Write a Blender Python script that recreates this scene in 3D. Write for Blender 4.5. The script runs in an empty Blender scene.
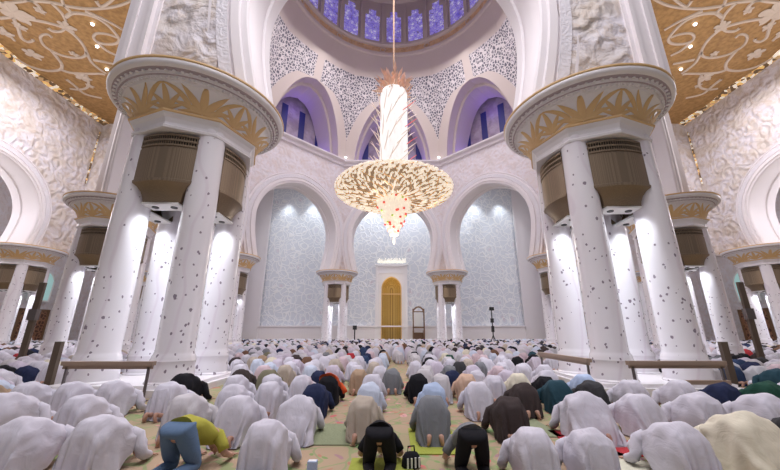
import bpy, math, random
from mathutils import Vector, Matrix
from math import sin, cos, pi, sqrt, atan2, radians

S = bpy.context.scene
COL = S.collection
# ------------------------------------------------------------------ camera, world, exposure
cam_d = bpy.data.cameras.new('camera')
cam = bpy.data.objects.new('camera', cam_d); COL.objects.link(cam)
cam.location = (0, 0, 1.64)
cam.rotation_euler = (radians(90 + 16.24), 0, 0)
cam_d.sensor_width = 36; cam_d.lens = 333.46 / 780 * 36
cam_d.shift_x = -3.8 / 780
cam_d.clip_end = 500
S.camera = cam
S.view_settings.view_transform = 'Standard'; S.view_settings.look = 'None'
S.view_settings.gamma = 1; S.view_settings.use_curve_mapping = False
S.view_settings.exposure = -0.85
w = bpy.data.worlds.new('hall_ambient_fill'); S.world = w; w.use_nodes = True
w.node_tree.nodes['Background'].inputs[0].default_value = (0.90, 0.87, 1.0, 1)
w.node_tree.nodes['Background'].inputs[1].default_value = 0.46  # even ambient fill for the whole hall, no real daylight source

def light(name, kind, loc, power, color=(1, 1, 1), size=1.0, target=None, size_y=None, spot=None, blend=.6):
    d = bpy.data.lights.new(name, kind); d.energy = power; d.color = color
    if kind == 'AREA':
        d.size = size
        if size_y: d.shape = 'RECTANGLE'; d.size_y = size_y
    else: d.shadow_soft_size = size
    if kind == 'SPOT': d.spot_size = radians(spot or 60); d.spot_blend = blend
    o = bpy.data.objects.new(name, d); COL.objects.link(o); o.location = loc
    if target is not None:
        o.rotation_euler = (Vector(target) - Vector(loc)).to_track_quat('-Z', 'Y').to_euler()
    return o

# piers of the hall (plan positions of the column clusters)
NL, NR = (-7.5, 11.35), (7.6, 11.69)
SL, SR = (-18.85, 21.7), (18.7, 21.8)
DL, DR = (-18.4, 37.3), (18.4, 37.3)
FL, FR = (-8.2, 48.0), (7.7, 48.0)
OL, OR_ = (-37.9, 33.7), (37.9, 33.7)
OL2, OR2 = (-37.9, 20.9), (37.9, 20.9)
BL, BR = (-36.5, 49.0), (36.5, 49.0)
OCT = [NL, NR, SR, DR, FR, FL, DL, SL]
CX, CY = 0.0, 29.7
CAPZ = 9.9        # top of the capitals
CORN = 27.1       # octagon cornice

light('nave_fill', 'AREA', (0, 29.7, 42), 12000, (1, .95, .97), 20, target=(0, 29.7, 0))  # unseen broad panel filling the octagon from overhead
light('dome_fill', 'AREA', (0, 29.7, 30), 900, (.96, .94, 1), 14, target=(0, 29.7, 60))  # unseen upward panel added to brighten the dome interior
light('chandelier_glow', 'POINT', (0, 29.7, 8.5), 1900, (1, .9, .8), 1.0)
light('prayer_wall_fill', 'AREA', (0, 50.5, 25.5), 2200, (.90, .95, 1), 30, target=(0, 56.5, 9), size_y=2)  # unseen panel added to lift the whole prayer wall
for sx in (-1, 1):
    light('side_hall_up_fill', 'AREA', (sx * 28, 18, 11), 2300, (1, .93, .90), 9, target=(sx * 28, 22, 40))  # invisible upward fill for the gold ceiling, no fixture modelled
    light('side_hall_down_fill', 'AREA', (sx * 28, 24, 25), 5000, (1, .95, 1), 12, target=(sx * 28, 24, 0))  # invisible overhead fill for the side hall, no fixture modelled
    light('arcade_fill', 'POINT', (sx * 44, 27, 15), 3500, (1, .95, 1), 1.5)  # unseen point fill added to brighten the arch soffits
    light('aisle_fill', 'AREA', (sx * 28, 44, 22), 3000, (.95, .95, 1), 9, target=(sx * 28, 47, 0))  # unseen overhead fill for the back aisle
light('front_fill', 'AREA', (0, 3, 24), 7200, (1, .96, 1), 14, target=(0, 6, 0))  # unseen overhead fill above the nearest rows
for x in (-19, -14.5, -10.5, -4.5, 0, 4.5, 10.5, 14.5, 19):
    light('wall_washer', 'SPOT', (x, 55.0, 25.6), 2600, (.88, .95, 1), .25, target=(x, 56.0, 12), spot=75, blend=.9)

# ------------------------------------------------------------------ materials
def mat(name, color, rough=.6, metal=0, spec=.5):
    m = bpy.data.materials.new(name); m.use_nodes = True
    b = m.node_tree.nodes['Principled BSDF']
    b.inputs['Base Color'].default_value = (*color, 1)
    b.inputs['Roughness'].default_value = rough
    b.inputs['Metallic'].default_value = metal
    b.inputs['Specular IOR Level'].default_value = spec
    m.diffuse_color = (*color, 1)
    return m
class N:
    """small helper around a node tree"""
    def __init__(s, m): s.m = m; s.t = m.node_tree; s.b = s.t.nodes['Principled BSDF']
    def new(s, kind, **kw):
        n = s.t.nodes.new(kind)
        for k, v in kw.items():
            if k.startswith('i_'):
                key = k[2:]
                key = int(key) if key.isdigit() else key.replace('_', ' ')
                n.inputs[key].default_value = v
            else: setattr(n, k, v)
        return n
    def link(s, a, b): s.t.links.new(a, b)
    def co(s, kind='Object', scale=(1, 1, 1)):
        c = s.new('ShaderNodeTexCoord'); mp = s.new('ShaderNodeMapping'); mp.inputs['Scale'].default_value = scale
        s.link(c.outputs[kind], mp.inputs[0]); return mp.outputs[0]
    def ramp(s, src, stops, interp='LINEAR'):
        r = s.new('ShaderNodeValToRGB'); r.color_ramp.interpolation = interp
        e = r.color_ramp.elements
        while len(e) < len(stops): e.new(.5)
        for i, (p, c) in enumerate(stops):
            e[i].position = p; e[i].color = (*c, 1) if len(c) == 3 else c
        s.link(src, r.inputs[0]); return r.outputs[0]
    def bump(s, h, strength=.5, dist=.1):
        b = s.new('ShaderNodeBump', i_Strength=strength, i_Distance=dist); s.link(h, b.inputs['Height'])
        s.link(b.outputs[0], s.b.inputs['Normal'])
    def math(s, op, a, b=None):
        n = s.new('ShaderNodeMath', operation=op)
        for i, v in enumerate((a, b)):
            if v is None: continue
            if isinstance(v, (int, float)): n.inputs[i].default_value = v
            else: s.link(v, n.inputs[i])
        return n.outputs[0]
    def mix(s, f, a, b):
        n = s.new('ShaderNodeMix', data_type='RGBA')
        if isinstance(f, (int, float)): n.inputs[0].default_value = f
        else: s.link(f, n.inputs[0])
        for i, v in ((6, a), (7, b)):
            if isinstance(v, tuple): n.inputs[i].default_value = (*v, 1)
            else: s.link(v, n.inputs[i])
        return n.outputs[2]

M = {}
M['plaster'] = mat('white_plaster', (.80, .76, .79), .55)
M['plaster_warm'] = mat('cream_plaster', (.56, .48, .44), .7)
M['marble_plain'] = mat('plain_marble', (.82, .80, .83), .3)
M['relief_shade'] = mat('mauve_relief_shade', (.45, .38, .42), .6)
M['gold'] = mat('gold_paint', (.72, .49, .24), .55)
M['gilt'] = mat('gilt_metal', (.72, .46, .24), .35, .6)
M['bronze'] = mat('bronze_grille', (.21, .155, .10), .38, .55)
M['dark'] = mat('dark_slots', (.03, .022, .015), .8)
M['wood'] = mat('varnished_wood', (.20, .11, .06), .4)
M['wood_pale'] = mat('pale_wood', (.34, .25, .19), .5)
M['wood_grey'] = mat('weathered_brown_wood', (.11, .08, .06), .6)
M['metal'] = mat('grey_metal', (.16, .14, .14), .4, .6)
M['black'] = mat('black_plastic', (.02, .02, .022), .5)
M['white'] = mat('white_paint', (.8, .8, .8), .5)
n = N(M['bronze'])
br = n.new('ShaderNodeTexBrick', i_Scale=1.0, i_Mortar_Size=.05); br.inputs['Color1'].default_value = (.30, .225, .15, 1); br.inputs['Color2'].default_value = (.26, .195, .13, 1); br.inputs['Mortar'].default_value = (.22, .165, .11, 1)
n.link(n.co('Object', (14, 14, 14)), br.inputs[0]); n.link(br.outputs[0], n.b.inputs['Base Color'])

# column marble with inlaid leaves
def inlay():
    m = mat('inlaid_marble', (.80, .78, .82), .22); n = N(m)
    col = None; base = (.81, .78, .83)
    masks = []
    for sc, th, pr, off in ((2.0, .12, .9, 0), (3.4, .09, .8, 7.3), (4.8, .075, .75, 3.1)):
        c = n.new('ShaderNodeTexCoord'); mp = n.new('ShaderNodeMapping'); mp.inputs['Location'].default_value = (off, off, off); mp.inputs['Scale'].default_value = (1, 1, .8)
        oi = n.new('ShaderNodeObjectInfo'); ad = n.new('ShaderNodeVectorMath', operation='ADD')
        sm = n.new('ShaderNodeVectorMath', operation='SCALE'); cb = n.new('ShaderNodeCombineXYZ')
        n.link(oi.outputs['Random'], cb.inputs[0]); n.link(oi.outputs['Random'], cb.inputs[1])
        n.link(cb.outputs[0], sm.inputs[0]); sm.inputs['Scale'].default_value = 50
        n.link(c.outputs['Object'], mp.inputs[0]); n.link(mp.outputs[0], ad.inputs[0]); n.link(sm.outputs[0], ad.inputs[1])
        nz = n.new('ShaderNodeTexNoise', i_Scale=9.0); n.link(ad.outputs[0], nz.inputs['Vector'])
        ad2 = n.new('ShaderNodeVectorMath', operation='MULTIPLY_ADD'); n.link(nz.outputs['Color'], ad2.inputs[0]); ad2.inputs[1].default_value = (.07, .07, .07); n.link(ad.outputs[0], ad2.inputs[2])
        v = n.new('ShaderNodeTexVoronoi', i_Scale=sc); n.link(ad2.outputs[0], v.inputs['Vector'])
        near = n.math('LESS_THAN', v.outputs['Distance'], th * sc * .42)
        sp = n.new('ShaderNodeSeparateColor'); n.link(v.outputs['Color'], sp.inputs[0])
        sz = n.new('ShaderNodeSeparateXYZ'); n.link(c.outputs['Object'], sz.inputs[0])
        dens = n.math('MULTIPLY', n.math('SUBTRACT', 9.5, sz.outputs[2]), pr / 6.0)
        masks.append(n.math('MULTIPLY', near, n.math('LESS_THAN', sp.outputs[0], dens)))
    mx = n.math('MAXIMUM', n.math('MAXIMUM', masks[0], masks[1]), masks[2])
    vn = n.new('ShaderNodeTexWave', i_Scale=.35, i_Distortion=9.0, i_Detail=2.0); n.link(n.co('Object', (1, 1, .7)), vn.inputs['Vector'])
    vein = n.ramp(vn.outputs['Fac'], [(0, (.76, .71, .77)), (.06, (.81, .78, .83)), (1, (.82, .80, .84))])
    n.link(n.mix(mx, vein, (.27, .23, .28)), n.b.inputs['Base Color'])
    return m
M['inlay'] = inlay()

def relief(name, c1, c2, scale, strength, dist, rough=.6, c3=None):
    m = mat(name, c1, rough); n = N(m); co = n.co('Object')
    nz = n.new('ShaderNodeTexNoise', i_Scale=scale * .7, i_Detail=2.0); n.link(co, nz.inputs['Vector'])
    ma = n.new('ShaderNodeVectorMath', operation='MULTIPLY_ADD'); n.link(nz.outputs['Color'], ma.inputs[0]); k = .9 / scale; ma.inputs[1].default_value = (k, k, k); n.link(co, ma.inputs[2])
    v = n.new('ShaderNodeTexVoronoi', i_Scale=scale, feature='SMOOTH_F1', i_Smoothness=.25); n.link(ma.outputs[0], v.inputs['Vector'])
    v2 = n.new('ShaderNodeTexVoronoi', i_Scale=scale * 2.7, feature='DISTANCE_TO_EDGE'); n.link(ma.outputs[0], v2.inputs['Vector'])
    v3 = n.new('ShaderNodeTexNoise', i_Scale=scale * 3.2, i_Detail=3.0); n.link(ma.outputs[0], v3.inputs['Vector'])
    h = n.math('ADD', n.math('MULTIPLY', n.math('SINE', n.math('MULTIPLY', v.outputs['Distance'], 13.0)), .38), n.math('MULTIPLY', v3.outputs['Fac'], 1.3))
    n.bump(h, strength, dist)
    n2 = n.new('ShaderNodeTexNoise', i_Scale=scale * .8, i_Detail=3.0); n.link(co, n2.inputs['Vector'])
    f = n.ramp(n2.outputs['Fac'], [(.42, (0, 0, 0)), (.62, (1, 1, 1))])
    c = n.mix(f, c1, c2)
    if c3:
        g = n.ramp(v3.outputs['Fac'], [(.50, (0, 0, 0)), (.62, (1, 1, 1))])
        c = n.mix(n.math('MULTIPLY', g, .6), c, c3)
    n.link(c, n.b.inputs['Base Color'])
    return m
M['relief'] = relief('carved_floral_marble', (.72, .69, .74), (.66, .60, .56), .75, .8, .16, c3=(.58, .49, .42))
M['relief_soft'] = relief('soft_carved_marble', (.72, .68, .72), (.67, .61, .62), .8, .55, .08, c3=(.64, .54, .52))
M['tooled'] = relief('tooled_marble', (.74, .72, .77), (.72, .70, .75), 3.2, .35, .04)

# qibla wall: pale blue with white vines
def qibla():
    m = mat('vine_wall', (.6, .68, .76), .4); n = N(m); co = n.co('Object')
    nz = n.new('ShaderNodeTexNoise', i_Scale=.45, i_Detail=1.0); n.link(co, nz.inputs['Vector'])
    ma = n.new('ShaderNodeVectorMath', operation='MULTIPLY_ADD'); n.link(nz.outputs['Color'], ma.inputs[0]); ma.inputs[1].default_value = (1.6, 1.6, 1.6); n.link(co, ma.inputs[2])
    v = n.new('ShaderNodeTexVoronoi', i_Scale=.42, feature='F1'); n.link(ma.outputs[0], v.inputs['Vector'])
    rings = n.math('ABSOLUTE', n.math('SINE', n.math('MULTIPLY', v.outputs['Distance'], 11.0)))
    v2 = n.new('ShaderNodeTexVoronoi', i_Scale=.9, feature='DISTANCE_TO_EDGE'); n.link(ma.outputs[0], v2.inputs['Vector'])
    a = n.ramp(rings, [(.0, (1, 1, 1)), (.16, (1, 1, 1)), (.30, (0, 0, 0))])
    b = n.ramp(v2.outputs['Distance'], [(.0, (1, 1, 1)), (.03, (1, 1, 1)), (.06, (0, 0, 0))])
    f = n.math('MAXIMUM', a, b)
    core = n.ramp(v.outputs['Distance'], [(.0, (.66, .55, .60)), (.12, (.68, .66, .73)), (.2, (.68, .71, .78))])
    n.link(n.mix(f, core, (.84, .85, .88)), n.b.inputs['Base Color'])
    n.bump(f, .35, .12)
    return m
M['qibla'] = qibla()

def perforated():
    m = mat('pierced_screen', (.7, .64, .64), .6); n = N(m)
    v = n.new('ShaderNodeTexVoronoi', i_Scale=3.6, feature='F1', i_Randomness=1.0); n.link(n.co('Object', (1, 1, .8)), v.inputs['Vector'])
    v2 = n.new('ShaderNodeTexVoronoi', i_Scale=3.0, feature='DISTANCE_TO_EDGE', i_Randomness=1.0); n.link(n.co('Object', (1, 1, .8)), v2.inputs['Vector'])
    f = n.ramp(v2.outputs['Distance'], [(.10, (0, 0, 0)), (.15, (1, 1, 1))])
    n.link(n.mix(f, (.62, .57, .57), (.10, .09, .12)), n.b.inputs['Base Color'])  # dark behind the screen holes is put into the colour
    n.bump(f, -.8, .1)
    return m
M['pierced'] = perforated()

def emit(name, color, strength, base=None):
    m = mat(name, base or color, .5); b = m.node_tree.nodes['Principled BSDF']
    b.inputs['Emission Color'].default_value = (*color, 1); b.inputs['Emission Strength'].default_value = strength
    return m
def stained():
    m = mat('stained_glass', (.3, .28, .6), .3); n = N(m)
    v = n.new('ShaderNodeTexVoronoi', i_Scale=2.2, feature='DISTANCE_TO_EDGE'); n.link(n.co(), v.inputs['Vector'])
    v2 = n.new('ShaderNodeTexVoronoi', i_Scale=1.2, feature='F1'); n.link(n.co(), v2.inputs['Vector'])
    c1 = n.ramp(v2.outputs['Distance'], [(0, (.75, .75, 1)), (.45, (.35, .30, .85)), (1, (.12, .08, .5))])
    f = n.ramp(v.outputs['Distance'], [(.04, (0, 0, 0)), (.10, (1, 1, 1))])
    c = n.mix(f, (.16, .12, .30), c1)
    n.link(c, n.b.inputs['Emission Color']); n.b.inputs['Emission Strength'].default_value = .85
    n.link(c, n.b.inputs['Base Color'])
    return m
M['stained'] = stained()
M['slot'] = emit('deep_blue_glass', (.01, .015, .2), .3, (.01, .01, .08))
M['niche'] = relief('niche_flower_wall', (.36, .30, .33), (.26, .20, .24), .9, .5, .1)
n = N(M['niche'])
M['crystal'] = emit('lit_crystal', (1, .88, .70), 1.2, (.6, .5, .42))
M['crystal_dim'] = emit('gilt_crystal', (1, .70, .42), .10, (.36, .26, .18))
M['shaft_glow'] = emit('lit_shaft_glass', (1, .97, .95), 1.8, (.3, .3, .3))
n = N(M['shaft_glow'])
v = n.new('ShaderNodeTexVoronoi', i_Scale=5.0, feature='DISTANCE_TO_EDGE'); n.link(n.co(), v.inputs['Vector'])
n.link(n.ramp(v.outputs['Distance'], [(.0, (.62, .56, .54)), (.12, (1, .97, .95))]), n.b.inputs['Emission Color'])
M['bauble_red'] = emit('red_glass', (.8, .12, .10), .6)
M['bauble_green'] = emit('green_glass', (.45, .6, .15), .6)
M['crown'] = mat('peach_gilt_leaf', (.85, .58, .42), .5, 0)
M['lamp'] = emit('lamp_lens', (.9, .95, 1), 9)
M['lampwarm'] = emit('warm_lamp', (1, .9, .75), 5)

def mihrab():
    m = mat('gold_mosaic', (.62, .43, .14), .5, .25); n = N(m)
    br = n.new('ShaderNodeTexBrick', i_Scale=1.0, i_Mortar_Size=.03); n.link(n.co('Object', (2.2, 2.2, 2.2)), br.inputs[0])
    br.inputs['Color1'].default_value = (.66, .46, .15, 1); br.inputs['Color2'].default_value = (.52, .35, .10, 1); br.inputs['Mortar'].default_value = (.35, .22, .06, 1)
    n.link(br.outputs[0], n.b.inputs['Base Color']); return m
M['mosaic'] = mihrab()
def goldceil():
    m = mat('gold_ceiling', (.50, .28, .09), .55); n = N(m)
    nz = n.new('ShaderNodeTexNoise', i_Scale=3.0, i_Detail=6.0); n.link(n.co(), nz.inputs['Vector'])
    n.link(n.ramp(nz.outputs['Fac'], [(.35, (.30, .165, .055)), (.65, (.45, .26, .095))]), n.b.inputs['Base Color'])
    return m
M['goldceil'] = goldceil()
M['scroll'] = mat('stucco_scroll', (.62, .52, .43), .7)
def glitter():
    m = mat('glitter_cove', (.7, .6, .4), .3); n = N(m)
    v = n.new('ShaderNodeTexVoronoi', i_Scale=3.2); n.link(n.co('Object', (1, 1, 1.4)), v.inputs['Vector'])
    s = n.new('ShaderNodeSeparateColor'); n.link(v.outputs['Color'], s.inputs[0])
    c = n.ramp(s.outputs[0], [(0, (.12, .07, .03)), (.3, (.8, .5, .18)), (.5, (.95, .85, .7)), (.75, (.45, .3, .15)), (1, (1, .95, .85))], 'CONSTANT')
    n.link(c, n.b.inputs['Base Color']); n.link(c, n.b.inputs['Emission Color']); n.b.inputs['Emission Strength'].default_value = .6  # sparkle is painted in as bright and dark specks that also glow
    return m
M['glitter'] = glitter()
def lattice():
    m = mat('carved_wood_screen', (.25, .12, .08), .5); n = N(m)
    v = n.new('ShaderNodeTexVoronoi', i_Scale=2.2, feature='DISTANCE_TO_EDGE'); n.link(n.co(), v.inputs['Vector'])
    n.link(n.ramp(v.outputs['Distance'], [(.05, (.34, .17, .10)), (.18, (.09, .04, .03))]), n.b.inputs['Base Color']); return m
M['lattice'] = lattice()
M['teal'] = emit('teal_window', (.45, .70, .68), .7, (.3, .5, .5))

def carpet():
    m = mat('floral_carpet', (.6, .5, .36), .95, spec=.1); n = N(m); co = n.co('Object')
    nz = n.new('ShaderNodeTexNoise', i_Scale=.9, i_Detail=1.5); n.link(co, nz.inputs['Vector'])
    ma = n.new('ShaderNodeVectorMath', operation='MULTIPLY_ADD'); n.link(nz.outputs['Color'], ma.inputs[0]); ma.inputs[1].default_value = (1.3, 1.3, 0); n.link(co, ma.inputs[2])
    big = n.new('ShaderNodeTexNoise', i_Scale=.30, i_Detail=1.0); n.link(co, big.inputs['Vector'])
    base = n.ramp(big.outputs['Fac'], [(.46, (.42, .31, .22)), (.56, (.37, .31, .20))])
    v = n.new('ShaderNodeTexVoronoi', i_Scale=1.9, feature='DISTANCE_TO_EDGE'); n.link(ma.outputs[0], v.inputs['Vector'])
    vine = n.ramp(v.outputs['Distance'], [(.0, (1, 1, 1)), (.035, (1, 1, 1)), (.05, (0, 0, 0))])
    c = n.mix(vine, base, (.29, .32, .17))
    f1 = n.new('ShaderNodeTexVoronoi', i_Scale=2.4); n.link(ma.outputs[0], f1.inputs['Vector'])
    s = n.new('ShaderNodeSeparateColor'); n.link(f1.outputs['Color'], s.inputs[0])
    petal = n.math('MULTIPLY', n.math('LESS_THAN', f1.outputs['Distance'], .26), n.math('LESS_THAN', s.outputs[0], .5))
    c = n.mix(petal, c, n.ramp(s.outputs[1], [(0, (.55, .16, .16)), (.45, (.62, .34, .32)), (.7, (.24, .36, .16)), (1, (.66, .55, .52))], 'CONSTANT'))
    f2 = n.new('ShaderNodeTexVoronoi', i_Scale=6.0); n.link(ma.outputs[0], f2.inputs['Vector'])
    s2 = n.new('ShaderNodeSeparateColor'); n.link(f2.outputs['Color'], s2.inputs[0])
    leaf = n.math('MULTIPLY', n.math('LESS_THAN', f2.outputs['Distance'], .33), n.math('LESS_THAN', s2.outputs[0], .5))
    c = n.mix(leaf, c, n.ramp(s2.outputs[1], [(0, (.22, .32, .13)), (.5, (.45, .22, .16)), (.8, (.36, .22, .24))], 'CONSTANT'))
    n.link(c, n.b.inputs['Base Color']); return m
M['carpet'] = carpet()

# ------------------------------------------------------------------ mesh helpers
class MB:
    def __init__(s): s.v = []; s.f = []; s.m = []
    def add(s, vs, fs, mi=0):
        o = len(s.v); s.v += [tuple(p) for p in vs]
        for f in fs: s.f.append(tuple(i + o for i in f)); s.m.append(mi)
    def box(s, c, d, mi=0, rz=0):
        x, y, z = d[0] / 2, d[1] / 2, d[2] / 2; cr, sr = cos(rz), sin(rz)
        vs = [(c[0] + a * x * cr - b * y * sr, c[1] + a * x * sr + b * y * cr, c[2] + e * z) for e in (-1, 1) for a, b in ((-1, -1), (1, -1), (1, 1), (-1, 1))]
        s.add(vs, [(3, 2, 1, 0), (4, 5, 6, 7), (0, 1, 5, 4), (1, 2, 6, 5), (2, 3, 7, 6), (3, 0, 4, 7)], mi)
    def lathe(s, prof, n=32, c=(0, 0, 0), mi=0, rot=0, cap=True):
        vs = []; fs = []
        for r, z in prof:
            for k in range(n):
                a = rot + 2 * pi * k / n; vs.append((c[0] + r * cos(a), c[1] + r * sin(a), c[2] + z))
        for i in range(len(prof) - 1):
            for k in range(n):
                k2 = (k + 1) % n; fs.append((i * n + k, i * n + k2, (i + 1) * n + k2, (i + 1) * n + k))
        if cap:
            fs.append(tuple(range(n - 1, -1, -1))); fs.append(tuple((len(prof) - 1) * n + k for k in range(n)))
        s.add(vs, fs, mi)
    def tube(s, pts, r, n=6, mi=0):
        pts = [Vector(p) for p in pts]; rs = r if isinstance(r, (list, tuple)) else [r] * len(pts)
        vs = []; fs = []; up = Vector((0, 0, 1))
        for i, p in enumerate(pts):
            d = (pts[min(i + 1, len(pts) - 1)] - pts[max(i - 1, 0)]).normalized()
            a = d.cross(up if abs(d.z) < .95 else Vector((1, 0, 0))).normalized(); b = d.cross(a)
            for k in range(n):
                t = 2 * pi * k / n; vs.append(p + (a * cos(t) + b * sin(t)) * rs[i])
        for i in range(len(pts) - 1):
            for k in range(n):
                k2 = (k + 1) % n; fs.append((i * n + k, (i + 1) * n + k, (i + 1) * n + k2, i * n + k2))
        fs.append(tuple(range(n))); fs.append(tuple((len(pts) - 1) * n + k for k in range(n - 1, -1, -1)))
        s.add(vs, fs, mi)
    def ball(s, c, r, n=8, mi=0, sc=(1, 1, 1)):
        h = n // 2 + 1; vs = []; fs = []
        for i in range(1, h):
            a = pi * i / h
            for k in range(n): vs.append((c[0] + r * sc[0] * sin(a) * cos(2 * pi * k / n), c[1] + r * sc[1] * sin(a) * sin(2 * pi * k / n), c[2] - r * sc[2] * cos(a)))
        b = len(vs); vs += [(c[0], c[1], c[2] - r * sc[2]), (c[0], c[1], c[2] + r * sc[2])]
        for i in range(h - 2):
            for k in range(n): fs.append((i * n + k, i * n + (k + 1) % n, (i + 1) * n + (k + 1) % n, (i + 1) * n + k))
        for k in range(n): fs.append((b, (k + 1) % n, k)); fs.append((b + 1, (h - 2) * n + k, (h - 2) * n + (k + 1) % n))
        s.add(vs, fs, mi)
    def mesh(s, name, mats, smooth=False):
        me = bpy.data.meshes.new(name); me.from_pydata(s.v, [], s.f)
        for m in mats: me.materials.append(m)
        for p, i in zip(me.polygons, s.m): p.material_index = i; p.use_smooth = smooth
        me.update(); return me
    def build(s, name, mats, parent=None, smooth=False, loc=(0, 0, 0)):
        if not isinstance(mats, (list, tuple)): mats = [mats]
        o = bpy.data.objects.new(name, s.mesh(name, mats, smooth)); COL.objects.link(o); o.location = loc
        if parent is not None: o.parent = parent
        return o
def smooth_angle(me, deg=35):
    try: me.set_sharp_from_angle(angle=radians(deg))
    except Exception: pass
def struct(o, label=None):
    o['kind'] = 'structure'
    if label: o['label'] = label
    return o
def tag(o, label, cat, group=None, kind=None):
    o['label'] = label; o['category'] = cat
    if group: o['group'] = group
    if kind: o['kind'] = kind
    return o
def empty(name, loc, label, cat, group=None, rz=0):
    o = bpy.data.objects.new(name, None); COL.objects.link(o); o.location = loc; o.rotation_euler = (0, 0, rz)
    o.empty_display_size = .2
    return tag(o, label, cat, group)
def copy_tree(o, parent=None):
    c = o.copy(); COL.objects.link(c); c.parent = parent
    for ch in list(o.children): copy_tree(ch, c)
    return c

# ------------------------------------------------------------------ floor
b = MB(); b.add([(-60, -6, 0), (60, -6, 0), (60, 57, 0), (-60, 57, 0)], [(0, 1, 2, 3)])
struct(b.build('floor', M['carpet']), 'cream carpet with floral vines')

# ------------------------------------------------------------------ column clusters
def make_shaft_mesh():
    b = MB()
    b.lathe([(.63, 0), (.63, .30), (.60, .34), (.58, .62), (.565, .66), (.57, .80), (.585, .86), (.56, .93), (.55, 1.0), (.52, 1.04), (.515, 1.08), (.50, 1.12), (.50, 4.5), (.44, 8.3)], 40)
    me = b.mesh('shaft', [M['inlay']], True); smooth_angle(me, 30); return me
SHAFT = make_shaft_mesh()
HS = 1.08
def make_grille_mesh():
    """bowed bronze grille between two shafts, facing -Y, seen from the cluster centre line"""
    b = MB(); W = .98
    def arc(z, depth, bow, w):
        pts = []
        for i in range(13):
            t = -1 + (i - 1) / 5; tt = max(-1, min(1, t)); pts.append((tt * w, -(depth + bow * (1 - tt * tt)) + (.55 if abs(t) > 1.01 else 0), z))
        return pts
    rows = [(6.28, .28 + HS, .36, W), (7.93, .28 + HS, .36, W)]
    low = [(5.62, HS + .12, .22, W * .62), (5.66, HS + .12, .24, W * .66), (5.78, HS + .14, .27, W * .68), (5.96, HS + .19, .31, W * .74), (6.12, HS + .25, .35, W * .86), (6.22, HS + .31, .38, W * 1.0), (6.28, HS + .31, .38, W * 1.02), (6.31, HS + .31, .38, W * 1.02), (6.33, HS + .28, .36, W), (7.42, HS + .28, .36, W)]
    low = [(z, d + .17, bow * .62, w_ * .93) for z, d, bow, w_ in low]
    allr = low + [(7.42, HS + .42, .22, W * .93), (7.50, HS + .42, .22, W * .93), (7.50, HS + .45, .22, W * .93), (7.56, HS + .45, .22, W * .93), (7.56, HS + .39, .22, W * .93), (7.68, HS + .39, .22, W * .93), (7.68, HS + .45, .22, W * .93), (7.74, HS + .45, .22, W * .93), (7.74, HS + .39, .22, W * .93), (7.86, HS + .39, .22, W * .93), (7.86, HS + .45, .22, W * .93), (7.93, HS + .45, .22, W * .93)]
    vs = []; fs = []; mi = []
    for r in allr: vs += arc(*r)
    for i in range(len(allr) - 1):
        for k in range(12): fs.append((i * 13 + k, i * 13 + k + 1, (i + 1) * 13 + k + 1, (i + 1) * 13 + k)); 
    b.add(vs, fs, 0)
    for q in range(len(b.f)):
        i = q // 12
        if allr[i][0] in (7.56, 7.74) and allr[i + 1][0] in (7.68, 7.86): b.m[q] = 1
    # vertical bars over the dark slots
    for z0, z1 in ((7.56, 7.68), (7.74, 7.86)):
        for k in range(25):
            t = -.97 + 1.94 * k / 24; y = -(HS + .43 + .22 * (1 - t * t))
            b.box((t * W * .93, y, (z0 + z1) / 2), (.022, .04, z1 - z0), 0)
    # flat soffit under the grille
    a0 = arc(5.62, HS + .29, .13, W * .58)
    o = len(b.v); b.v += a0 + [(W * .58, -HS + .2, 5.62), (-W * .58, -HS + .2, 5.62)]; b.f.append(tuple(range(o, o + 15))); b.m.append(0)
    a1 = arc(7.93, HS + .45, .22, W * .93)
    o = len(b.v); b.v += a1 + [(W * .93, -HS + .1, 7.93), (-W * .93, -HS + .1, 7.93)]; b.f.append(tuple(range(o + 14, o - 1, -1))); b.m.append(0)
    me = b.mesh('bronze_grille', [M['bronze'], M['dark']], True); smooth_angle(me, 25)
    return me
GRILLE = make_grille_mesh()
def make_soffit():
    b = MB(); b.box((0, -HS - .06, 5.58), (1.15, .62, .06), 0)
    for x in (-.3, .3): b.lathe([(.10, 0), (.11, .05)], 12, (x, -HS - .08, 5.52), 1)
    return b.mesh('lamp_tray', [M['white'], M['black']])
TRAY = make_soffit()
def make_neck():
    b = MB()
    # core drum between the shafts above the lamps, then octagonal mouldings
    b.lathe([(1.15, 7.9), (1.3, 8.0), (2.02, 8.02), (2.04, 8.10), (1.98, 8.16), (1.98, 8.24), (2.04, 8.38), (2.12, 8.46), (2.15, 8.52)], 8, rot=pi / 8 * 0)
    b.lathe([(2.15, 8.52), (2.20, 8.54), (2.20, 8.60), (1.95, 8.62)], 8, mi=1)
    me = b.mesh('octagonal_neck', [M['marble_plain'], M['gold']]); return me
NECK = make_neck()
BELL = [(1.98, 8.60), (2.00, 8.66), (2.05, 8.80), (2.13, 8.98), (2.22, 9.14), (2.34, 9.28), (2.44, 9.36), (2.47, 9.37), (2.50, 9.44), (2.60, 9.50), (2.66, 9.51), (2.70, 9.60), (2.82, 9.64), (2.92, 9.66), (2.96, 9.70), (2.98, 9.78), (2.96, 9.86), (2.92, 9.90)]
def bell_r(z):
    for (r0, z0), (r1, z1) in zip(BELL, BELL[1:]):
        if z0 <= z <= z1 and z1 > z0: return r0 + (r1 - r0) * (z - z0) / (z1 - z0)
    return BELL[-1][0]
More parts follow.
